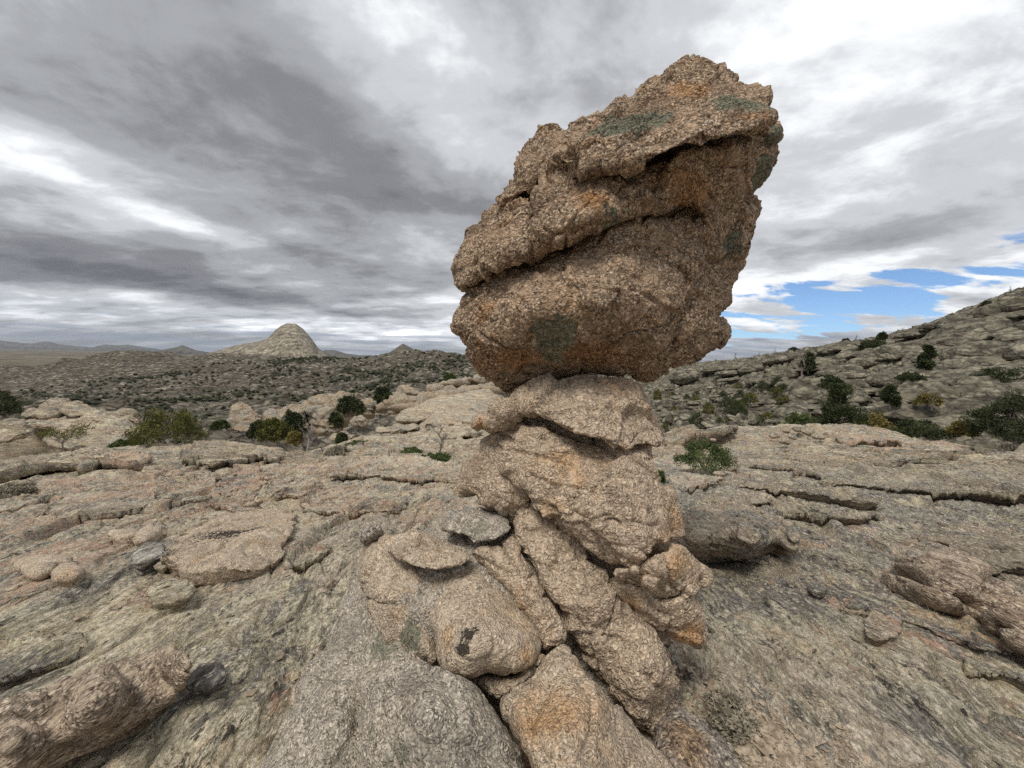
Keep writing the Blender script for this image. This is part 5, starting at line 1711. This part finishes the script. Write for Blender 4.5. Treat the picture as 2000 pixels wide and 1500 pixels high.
def tree(name, label, cat, base, h, w, style, mat, seed=0, leaf=0.10, dens=1.0, group=None, part_crown='crown'):
    rs = np.random.RandomState(seed)
    t = empty(name, tuple(base), label, cat, group)
    B = np.zeros(3)
    limbs, tips, trad = [], [], []
    if style == 'dead':
        lean = rs.normal(0, 0.08, 2)
        top = B + [lean[0] * h, lean[1] * h, h]
        main = wobble(rs, B, top, 9, 0.05)
        limbs.append(tube(main, 0.035 * h * w, 0.006 * h, 6))
        for i in range(13):
            f = rs.uniform(0.25, 0.92)
            s = main[int(f * 8)]
            an = rs.uniform(0, 2 * math.pi)
            L = h * rs.uniform(0.18, 0.42) * (1.15 - f)
            L *= 1.2
            e = s + [math.cos(an) * L * 0.7, math.sin(an) * L * 0.7, L * rs.uniform(0.4, 1.1)]
            br = wobble(rs, s, e, 6, 0.10)
            limbs.append(tube(br, 0.012 * h, 0.003 * h, 4))
            for j in range(4):
                s2 = br[rs.randint(2, 6)]
                e2 = s2 + rs.normal(0, L * 0.25, 3) + [0, 0, L * 0.2]
                limbs.append(tube(wobble(rs, s2, e2, 4, 0.1), 0.005 * h, 0.0018 * h, 3))
        co, F = join(limbs)
        mesh_obj('branches', co, F, mat, t)
        return t
    if style == 'pine':
        main = wobble(rs, B - [0, 0, 0.05 * h], [rs.normal(0, .04) * h, 0, h], 8, 0.02)
        limbs.append(tube(main, 0.03 * h, 0.005 * h, 6))
        nb = int(26)
        for i in range(nb):
            f = rs.uniform(0.14, 0.98)
            s = B + [0, 0, f * h]
            an = rs.uniform(0, 2 * math.pi)
            L = w * 0.5 * (1.08 - f) ** 0.7 * rs.uniform(0.55, 1.1)
            e = s + [math.cos(an) * L, math.sin(an) * L, L * rs.uniform(0.0, 0.35)]
            limbs.append(tube(wobble(rs, s, e, 4, 0.06), 0.009 * h, 0.003 * h, 4))
            for g in (0.55, 0.8, 1.0):
                tips.append(s + (e - s) * g + rs.normal(0, 0.03 * h, 3))
                trad.append(w * 0.14 * rs.uniform(0.7, 1.2))
    elif style == 'umbrella':
        main = wobble(rs, B, [0.05 * h, 0, h * 0.66], 6, 0.06)
        limbs.append(tube(main, 0.03 * h, 0.016 * h, 6))
        for i in range(30):
            an = rs.uniform(0, 2 * math.pi)
            L = w * 0.5 * rs.uniform(0.2, 1.0)
            e = main[-1] + [math.cos(an) * L, math.sin(an) * L, h * rs.uniform(0.0, 0.36) * (1 - 0.5 * L / w)]
            limbs.append(tube(wobble(rs, main[rs.randint(3, 6)], e, 5, 0.1), 0.008 * h, 0.003 * h, 4))
            tips.append(e)
            trad.append(w * 0.09 * rs.uniform(0.7, 1.2))
    else:  # juniper and shrub: several stems, lumpy rounded crown
        ns = 5 if style == 'juniper' else 8
        nc = int((80 if style == 'juniper' else 60) * max(1.0, math.sqrt(w / h) * 0.9))
        stems = []
        for i in range(ns):
            an = rs.uniform(0, 2 * math.pi)
            e = np.array([math.cos(an) * w * 0.26, math.sin(an) * w * 0.2, h * rs.uniform(0.45, 0.75)])
            br = wobble(rs, B - [0, 0, 0.04 * h], e, 6, 0.08)
            stems.append(br)
            limbs.append(tube(br, 0.028 * h, 0.008 * h, 5))
        lob = rs.uniform(0, 2 * math.pi, 4)
        for i in range(nc):
            an = rs.uniform(0, 2 * math.pi)
            f = rs.uniform(0, 1)
            if style == 'juniper':
                z = 0.12 + 0.86 * f
                rmax = (0.5 * w) * (1 - ((z - 0.30) / 0.72) ** 2 if z > 0.30 else 0.86 + 0.14 * z / 0.30) ** 0.62
            else:
                z = 0.15 + 0.8 * f
                rmax = 0.5 * w * max(0.05, 1 - z ** 2) ** 0.5
            rmax *= 1 + 0.22 * math.sin(2 * an + lob[0]) + 0.15 * math.sin(5 * an + lob[1] + 4 * z)
            L = rmax * rs.uniform(0.35, 1.0) ** 0.5
            e = np.array([math.cos(an) * L, math.sin(an) * L, z * h * (1 + 0.12 * math.sin(3 * an + lob[2]))])
            tips.append(e)
            trad.append(math.sqrt(w * h) * rs.uniform(0.085, 0.15))
            if i % 3 == 0:
                st = stems[rs.randint(0, ns)]
                limbs.append(tube(wobble(rs, st[rs.randint(2, 6)], e, 4, 0.1), 0.010 * h, 0.003 * h, 4))
    co, F = join(limbs)
    mesh_obj('trunk', co, F, 'bark' if mat != 'dry_twig' else 'dry_twig', t)
    per = max(8, int(60 * dens))
    co, F = leaves(rs, tips, trad, per, leaf, 0.8)
    mesh_obj(part_crown, co, F, mat, t)
    return t


def copy_tree(o, loc, sc, rz, label=None, group=None):
    c = o.copy()
    COL.objects.link(c)
    c.location = loc
    c.scale = (sc, sc, sc)
    c.rotation_euler = (0, 0, rz)
    if label: c['label'] = label
    if group: c['group'] = group
    for ch in list(o.children):
        d = ch.copy()
        COL.objects.link(d)
        d.parent = c
    return c


def on_ground(px, py):
    g = ground_point(px, py)[0]
    g[2] -= 0.05
    return g


def at_y(px, py, y):
    r_ = rays(px, py)
    return np.array([0, 0, CAM_Z]) + r_ * (y / r_[1])


def m_of(px_len, y):
    return px_len / FPX * y


b = at_y(330, 872, 19.0)
tree('juniper', 'broad dark green juniper with a yellowish top at the edge of the left bedrock', 'juniper', b, m_of(66, 19), m_of(118, 19), 'juniper', 'juniper_green', 3, 0.085, 1.7)
b = at_y(124, 885, 19.0)
tree('umbrella_tree', 'small flat-topped tree with a thin pale trunk on the left ledges', 'tree', b, m_of(50, 19), m_of(86, 19), 'umbrella', 'juniper_green', 5, 0.07, 0.7)
b = at_y(-6, 812, 26.0)
tree('juniper', 'dark green juniper cut by the left border of the picture', 'juniper', b, m_of(44, 26), m_of(62, 26), 'juniper', 'dark_green', 6, 0.12, 1.2)
b = at_y(240, 876, 18.0)
tree('shrub', 'low green shrub left of the broad juniper', 'shrub', b, m_of(15, 18), m_of(48, 18), 'shrub', 'bright_green', 7, 0.06, 0.8)
b = at_y(206, 852, 21.0)
tree('dead_tree', 'small bare grey snag on the far left knoll', 'dead tree', b, m_of(22, 21), 1.0, 'dead', 'dead_wood', 8)
b = at_y(601, 884, 17.5)
tree('dead_tree', 'pale forked dead tree standing left of the pillar', 'dead tree', b, m_of(68, 17.5), 1.3, 'dead', 'dead_wood', 11)
b = at_y(858, 905, 13.5)
tree('dead_tree', 'thin dark dead tree just left of the pillar', 'dead tree', b, m_of(88, 13.5), 0.8, 'dead', 'bark', 12)
for (px, py, y, hh, ww, mt, st, lab) in [
    (536, 862, 30, 42, 52, 'juniper_green', 'juniper', 'rounded green juniper left of the pale dead tree'),
    (572, 852, 33, 46, 44, 'dark_green', 'juniper', 'dark juniper directly behind the pale dead tree'),
    (505, 856, 33, 30, 28, 'dark_green', 'juniper', 'thin dark juniper near the rounded outcrop'),
    (575, 868, 28, 22, 30, 'yellow_leaf', 'shrub', 'yellow-green bush at the foot of the dead pale tree'),
    (656, 838, 36, 30, 32, 'dark_green', 'pine', 'dark conifer at the foot of the tall layered outcrop'),
    (684, 812, 39, 36, 44, 'dark_green', 'juniper', 'dark bush growing on the right of the tall layered outcrop'),
    (748, 802, 47, 44, 40, 'dark_green', 'juniper', 'dark juniper beside the long tilted ledge'),
    (667, 864, 23, 16, 20, 'dark_green', 'juniper', 'tiny round juniper alone on the rocky slope'),
    (705, 878, 19, 13, 70, 'bright_green', 'shrub', 'low creeping juniper above the pinkish undercut sheet'),
    (800, 892, 15.5, 14, 60, 'bright_green', 'shrub', 'creeping juniper trailing down towards the pillar'),
    (850, 905, 13, 16, 60, 'bright_green', 'shrub', 'creeping juniper around the foot of the thin dark dead tree'),
    (880, 752, 70, 20, 26, 'bright_green', 'shrub', 'light green bush beside the tilted upper ledge'),
    (430, 838, 34, 14, 26, 'bright_green', 'shrub', 'light green bush in the hollow left of the rounded outcrop'),
    (660, 886, 16.5, 12, 40, 'dry_twig', 'shrub', 'grey dry shrub on the bedrock right of the pale dead tree'),
    (20, 962, 6.5, 12, 70, 'dry_twig', 'shrub', 'patch of grey dry brush at the left border'),
    (1378, 918, 8.6, 52, 112, 'bright_green', 'shrub', 'dense bright green shrub in a hollow right of the pillar'),
    (1287, 942, 6.6, 20, 24, 'bright_green', 'shrub', 'small green tuft peeking out behind the pillar'),
    (1636, 868, 26.5, 112, 84, 'dark_green', 'pine', 'tallest open-crowned pine at the back of the right bedrock'),
    (1704, 850, 34, 40, 56, 'yellow_leaf', 'juniper', 'yellow autumn bush right of the tallest pine'),
    (1790, 852, 34, 26, 90, 'dark_green', 'juniper', 'green-grey bush between the two yellow bushes'),
    (1876, 852, 34, 28, 32, 'yellow_leaf', 'juniper', 'smaller yellow bush left of the big dark bush'),
    (1985, 862, 31, 84, 120, 'dark_green', 'juniper', 'big dark green bush at the right border'),
    (1745, 862, 30, 22, 52, 'dark_green', 'shrub', 'low dark shrub under the yellow autumn bush'),
    (1738, 796, 50, 44, 32, 'dark_green', 'pine', 'green sapling pine beside a tangle of bare branches'),
    (1808, 728, 66, 50, 30, 'dark_green', 'pine', 'slender dark pine on the smooth sheet of the hillside'),
    (1578, 728, 84, 36, 30, 'dark_green', 'pine', 'small dark pine with a snag on the left of the hillside'),
    (1700, 698, 96, 30, 48, 'dark_green', 'juniper', 'dark spreading tree below the hillside skyline'),
    (1862, 684, 92, 16, 60, 'dark_green', 'shrub', 'wide low dark bush on the upper hillside'),
    (1905, 684, 90, 16, 26, 'dark_green', 'juniper', 'round dark bush right of the wide low one on the upper hillside'),
    (1965, 748, 56, 26, 80, 'dark_green', 'shrub', 'dark brushy patch on the hillside near the right border'),
    (1780, 745, 62, 14, 40, 'dark_green', 'shrub', 'small dark bush at the foot of the slender dark pine'),
    (1812, 792, 48, 20, 34, 'yellow_leaf', 'shrub', 'faded yellow bush among dark twigs on the hillside'),
    (1560, 845, 36, 38, 56, 'bright_green', 'shrub', 'green bush left of the tallest pine'),
    (1625, 760, 60, 24, 34, 'dark_green', 'juniper', 'small dark juniper above the long whale-backed boulder'),
]:
    b = at_y(px, py, y)
    tree('pine_tree' if st == 'pine' else ('juniper' if st == 'juniper' else 'shrub'), lab, 'pine' if st == 'pine' else ('juniper' if st == 'juniper' and mt != 'yellow_leaf' else 'shrub'),
         b, m_of(hh, y), m_of(ww, y), st, mt, px, max(0.035, y * 0.0048), 2.6 if hh > 80 else (1.3 if hh > 40 else 0.75))
for (px, py, y, hh, lab) in [(1740, 780, 52, 56, 'tangle of bare dark branches on the hillside beside the sapling pine'), (1565, 740, 80, 52, 'pale bare snag next to the small dark pine on the hillside'),
                             (1492, 852, 30, 40, 'bare dead shrub at the back of the right bedrock'), (1435, 706, 150, 18, 'bare bush on the skyline at the left end of the hillside'),
                             (1483, 700, 142, 14, 'leftmost thin snag on the hillside skyline'), (1512, 693, 136, 14, 'second thin snag on the hillside skyline'),
                             (1672, 668, 116, 15, 'low snag on the hillside skyline right of the round bush'), (1762, 655, 106, 16, 'spindly tree on the skyline below the blue sky'),
                             (1974, 580, 88, 22, 'gnarled little tree at the top right of the skyline'), (1820, 802, 47, 34, 'dark leaning dead branches above the green-grey bush')]:
    tree('dead_tree', lab, 'dead tree', at_y(px, py, y), m_of(hh, y), 1.0, 'dead', 'bark', px)
for (px, py, y, hh, ww, lab) in [(1550, 688, 131, 12, 22, 'leftmost dark bush on the hillside skyline'), (1652, 672, 119, 14, 18, 'round dark bush on the hillside skyline'), (1722, 664, 111, 24, 18, 'windswept small tree on the skyline'),
                                 (1810, 648, 102, 14, 46, 'row-like dark brush on the skyline below the right cloud'), (1862, 630, 98, 12, 40, 'dark brush higher on the skyline'), (1925, 606, 93, 26, 24, 'dark pointed tree on the upper right skyline')]:
    tree('juniper', lab, 'juniper', at_y(px, py, y), m_of(hh * .55, y), m_of(ww * .6, y), 'juniper', 'dark_green', px, y * 0.004, 0.4)

# junipers scattered over the foot of the hillside
protoJ = tree('juniper', 'dark green juniper bush in the boulder jumble at the foot of the hillside', 'juniper', (0, 0, -50), 3.0, 3.6, 'juniper', 'dark_green', 77, 0.22, 0.5, group='junipers at the foot of the hillside')
protoK = tree('juniper', 'olive juniper bush in the boulder jumble at the foot of the hillside', 'juniper', (0, 0, -50), 2.6, 3.2, 'juniper', 'juniper_green', 78, 0.22, 0.5, group='junipers at the foot of the hillside')
rs = np.random.RandomState(12)
first = {0: True, 1: True}
for i in range(50):
    if i < 38:
        px, py = rs.uniform(1270, 1540), rs.uniform(755, 840)
    else:
        px, py = rs.uniform(1540, 2020), rs.uniform(700, 830)
    pos = hit_field(S0, px, py, 36, 260, 200)
    if pos is None:
        continue
    k = rs.randint(0, 2)
    pr = (protoJ, protoK)[k]
    sc = rs.uniform(0.35, 0.95) * (pos[1] / 80) ** 0.5 * (0.85 if i < 38 else 0.5)
    pos[2] -= 0.3
    tgt = pr
    if first[k]:
        pr.location = pos
        pr.scale = (sc,) * 3
        first[k] = False
    else:
        tgt = copy_tree(pr, pos, sc, rs.uniform(0, 6))
    name_later(tgt, px, py, ('dark green juniper', 'olive juniper')[k])
give_labels()

# far junipers: a mass of small crowns over the hills
def far_trees(name, n, seed, thr, rr, mat, zf, th_rng, r_rng):
    rs = np.random.RandomState(seed)
    th = np.radians(rs.uniform(*th_rng, n))
    r = rs.uniform(r_rng[0] ** 0.7, r_rng[1] ** 0.7, n) ** (1 / 0.7)
    x, y = r * np.sin(th), r * np.cos(th)
    dn = rs.normal(0, 0.22, n) + fbm(np.stack([x / 60, y / 60, x * 0], 1), 3) + 0.35 * fbm(np.stack([x / 14, y / 14, x * 0], 1), 2)
    keep = dn > thr
    x, y, r = x[keep], y[keep], r[keep]
    z = zf(x, y)
    s = rs.uniform(0.7, 1.9, len(x)) * rr * (0.65 + 0.35 * r / 500)
    base = np.array([[1, 0, .35], [.3, .95, .3], [-.8, .6, .4], [-.8, -.6, .3], [.3, -.95, .4], [0.1, 0, 1.15], [0, 0, -0.3]])
    tri = np.array([[0, 1, 5], [1, 2, 5], [2, 3, 5], [3, 4, 5], [4, 0, 5], [1, 0, 6], [2, 1, 6], [3, 2, 6], [4, 3, 6], [0, 4, 6]])
    V = base[None] * s[:, None, None] + rs.normal(0, 0.22, (len(x), 7, 3)) * s[:, None, None]
    V += np.stack([x, y, z + 0.15 * s], 1)[:, None]
    F = (tri[None] + 7 * np.arange(len(x))[:, None, None]).reshape(-1, 3)
    o = mesh_obj(name, V.reshape(-1, 3), F, mat, smooth=False)
    return tag(o, 'dark junipers dotted over the far rocky hills', 'junipers', kind='stuff')


far_trees('far_junipers', 30000, 4, 0.27, 0.95, 'far_green', hill_z, (-58, 28), (180, 470))
far_trees('valley_junipers', 1300, 14, 0.2, 0.75, 'far_green', hill_z, (-58, 28), (95, 200))

# gravel pocket right of the pillar's foot
rs = np.random.RandomState(9)
gp = np.array([(1330, 1330), (1370, 1290), (1420, 1300), (1500, 1340), (1580, 1370), (1620, 1420), (1660, 1500), (1640, 1560), (1500, 1560), (1430, 1450), (1350, 1390)], float)
cand = np.stack([rs.uniform(1320, 1680, 9000), rs.uniform(1285, 1560, 9000)], 1)
dd = poly_dist(cand, gp)
ins = in_poly(cand, gp)
keep = ins & (rs.rand(len(cand)) < sstep(-5, 50, dd) + 0.1) | (~ins & (dd < 40) & (rs.rand(len(cand)) < 0.12))
cand = cand[keep]
gg = ground_point(cand[:, 0], cand[:, 1])
gz = ground_z(gg[:, 0], gg[:, 1])
base = np.array([[1, 0, 0], [.2, .9, .1], [-.9, .4, 0], [-.6, -.7, .1], [.5, -.8, 0], [0.1, 0, .8], [0, 0, -0.6]])
tri = np.array([[0, 1, 5], [1, 2, 5], [2, 3, 5], [3, 4, 5], [4, 0, 5], [1, 0, 6], [2, 1, 6], [3, 2, 6], [4, 3, 6], [0, 4, 6]])
s = 0.006 * np.exp(rs.normal(0, 0.45, len(gg)))
V = (base[None] + rs.normal(0, 0.22, (len(gg), 7, 3))) * s[:, None, None] * [1, 1, 0.8]
V += np.stack([gg[:, 0], gg[:, 1], gz + s * 0.3], 1)[:, None]
F = (tri[None] + 7 * np.arange(len(gg))[:, None, None]).reshape(-1, 3)
tag(mesh_obj('gravel', V.reshape(-1, 3), F, 'gravel_stone', smooth=False), 'coarse pale granite gravel in a pocket right of the pillar foot', 'gravel', kind='stuff')
b = on_ground(1425, 1395)
tree('dry_shrub', 'small grey dry twiggy shrub beside the gravel at the pillar foot', 'shrub', b, 0.10, 0.20, 'shrub', 'dry_twig', 91, 0.018, 0.8)

# loose chips of rock and dry grass in the hollows
def scatter_chips(name, label, n, seed, y0, y1, size, mat):
    rs = np.random.RandomState(seed)
    th = np.radians(rs.uniform(-58, 58, n))
    r = np.exp(rs.uniform(math.log(y0), math.log(y1), n))
    x, y = r * np.sin(th), r * np.cos(th)
    dn = fbm(np.stack([x * 0.9, y * 0.6, x * 0 + seed], 1), 3)
    k = dn > rs.uniform(-0.05, 0.45, n)
    x, y, r = x[k], y[k], r[k]
    s = size * np.exp(rs.normal(0, 0.5, len(x))) * (r / 3) ** 0.35
    z = ground_z(x, y)
    V = (base[None] + rs.normal(0, 0.2, (len(x), 7, 3))) * s[:, None, None] * [1, 1, 0.45]
    a = rs.uniform(0, 6.28, len(x))
    c, sn = np.cos(a)[:, None], np.sin(a)[:, None]
    V = np.stack([V[..., 0] * c - V[..., 1] * sn, V[..., 0] * sn + V[..., 1] * c, V[..., 2]], -1)
    V += np.stack([x, y, z + 0.15 * s], 1)[:, None]
    F = (tri[None] + 7 * np.arange(len(x))[:, None, None]).reshape(-1, 3)
    tag(mesh_obj(name, V.reshape(-1, 3), F, mat, smooth=False), label, 'rock chips', kind='stuff')


scatter_chips('rock_chips', 'small loose chips of granite scattered over the bedrock', 5200, 31, 1.3, 14, 0.009, 'gravel_stone')
scatter_chips('rock_chips', 'lichened flakes of rock scattered over the bedrock', 1300, 32, 1.5, 16, 0.024, 'bedrock')


def grass(n, seed):
    rs = np.random.RandomState(seed)
    th = np.radians(rs.uniform(-58, 58, n))
    r = np.exp(rs.uniform(math.log(1.6), math.log(22), n))
    x, y = r * np.sin(th), r * np.cos(th)
    cr = np.abs(perlin(np.stack([x * 0.8, y * 0.5, x * 0 + 3], 1)))
    k = cr < 0.02
    x, y, r = x[k], y[k], r[k]
    z = ground_z(x, y)
    m = 14
    X = np.repeat(np.stack([x, y, z], 1), m, 0)
    L = np.repeat(0.035 * (r / 3) ** 0.5, m) * rs.uniform(0.4, 1.2, len(X))
    d = rs.normal(0, 0.5, (len(X), 3))
    d[:, 2] = 1
    d /= np.linalg.norm(d, axis=1)[:, None]
    X = X + rs.normal(0, 1, X.shape) * [1, 1, 0] * (L * 0.5)[:, None]
    w = np.cross(d, rs.normal(size=d.shape))
    w = w / np.linalg.norm(w, axis=1)[:, None] * (L * 0.045)[:, None]
    tip = X + d * L[:, None] + rs.normal(0, 0.15, X.shape) * L[:, None]
    V = np.stack([X - w, X + w, tip], 1).reshape(-1, 3)
    F = np.arange(len(V)).reshape(-1, 3)
    tag(mesh_obj('grass', V, F, 'dry_twig', smooth=False), 'tufts of dry grass in the cracks of the bedrock', 'grass', kind='stuff')


grass(9000, 8)


# pale air between the near rocks and the mountains
def build_haze():
    import bmesh
    bm = bmesh.new()
    bmesh.ops.create_cube(bm, size=1.0)
    me = bpy.data.meshes.new('haze')
    bm.to_mesh(me)
    bm.free()
    o = bpy.data.objects.new('haze', me)
    o.scale = (68000, 68000, 900)
    o.location = (0, 0, 900 / 2 - 140)
    COL.objects.link(o)
    m = bpy.data.materials.new('haze_air')
    m.use_nodes = True
    m.node_tree.nodes.clear()
    out = m.node_tree.nodes.new('ShaderNodeOutputMaterial')
    v = m.node_tree.nodes.new('ShaderNodeVolumePrincipled')
    v.inputs['Color'].default_value = (0.80, 0.88, 1.0, 1)
    v.inputs['Density'].default_value = 2.6e-5
    v.inputs['Anisotropy'].default_value = 0.2
    m.node_tree.links.new(v.outputs[0], out.inputs['Volume'])
    me.materials.append(m)
    tag(o, 'thin pale blue haze in the air over the far hills', 'haze', kind='stuff')


build_haze()
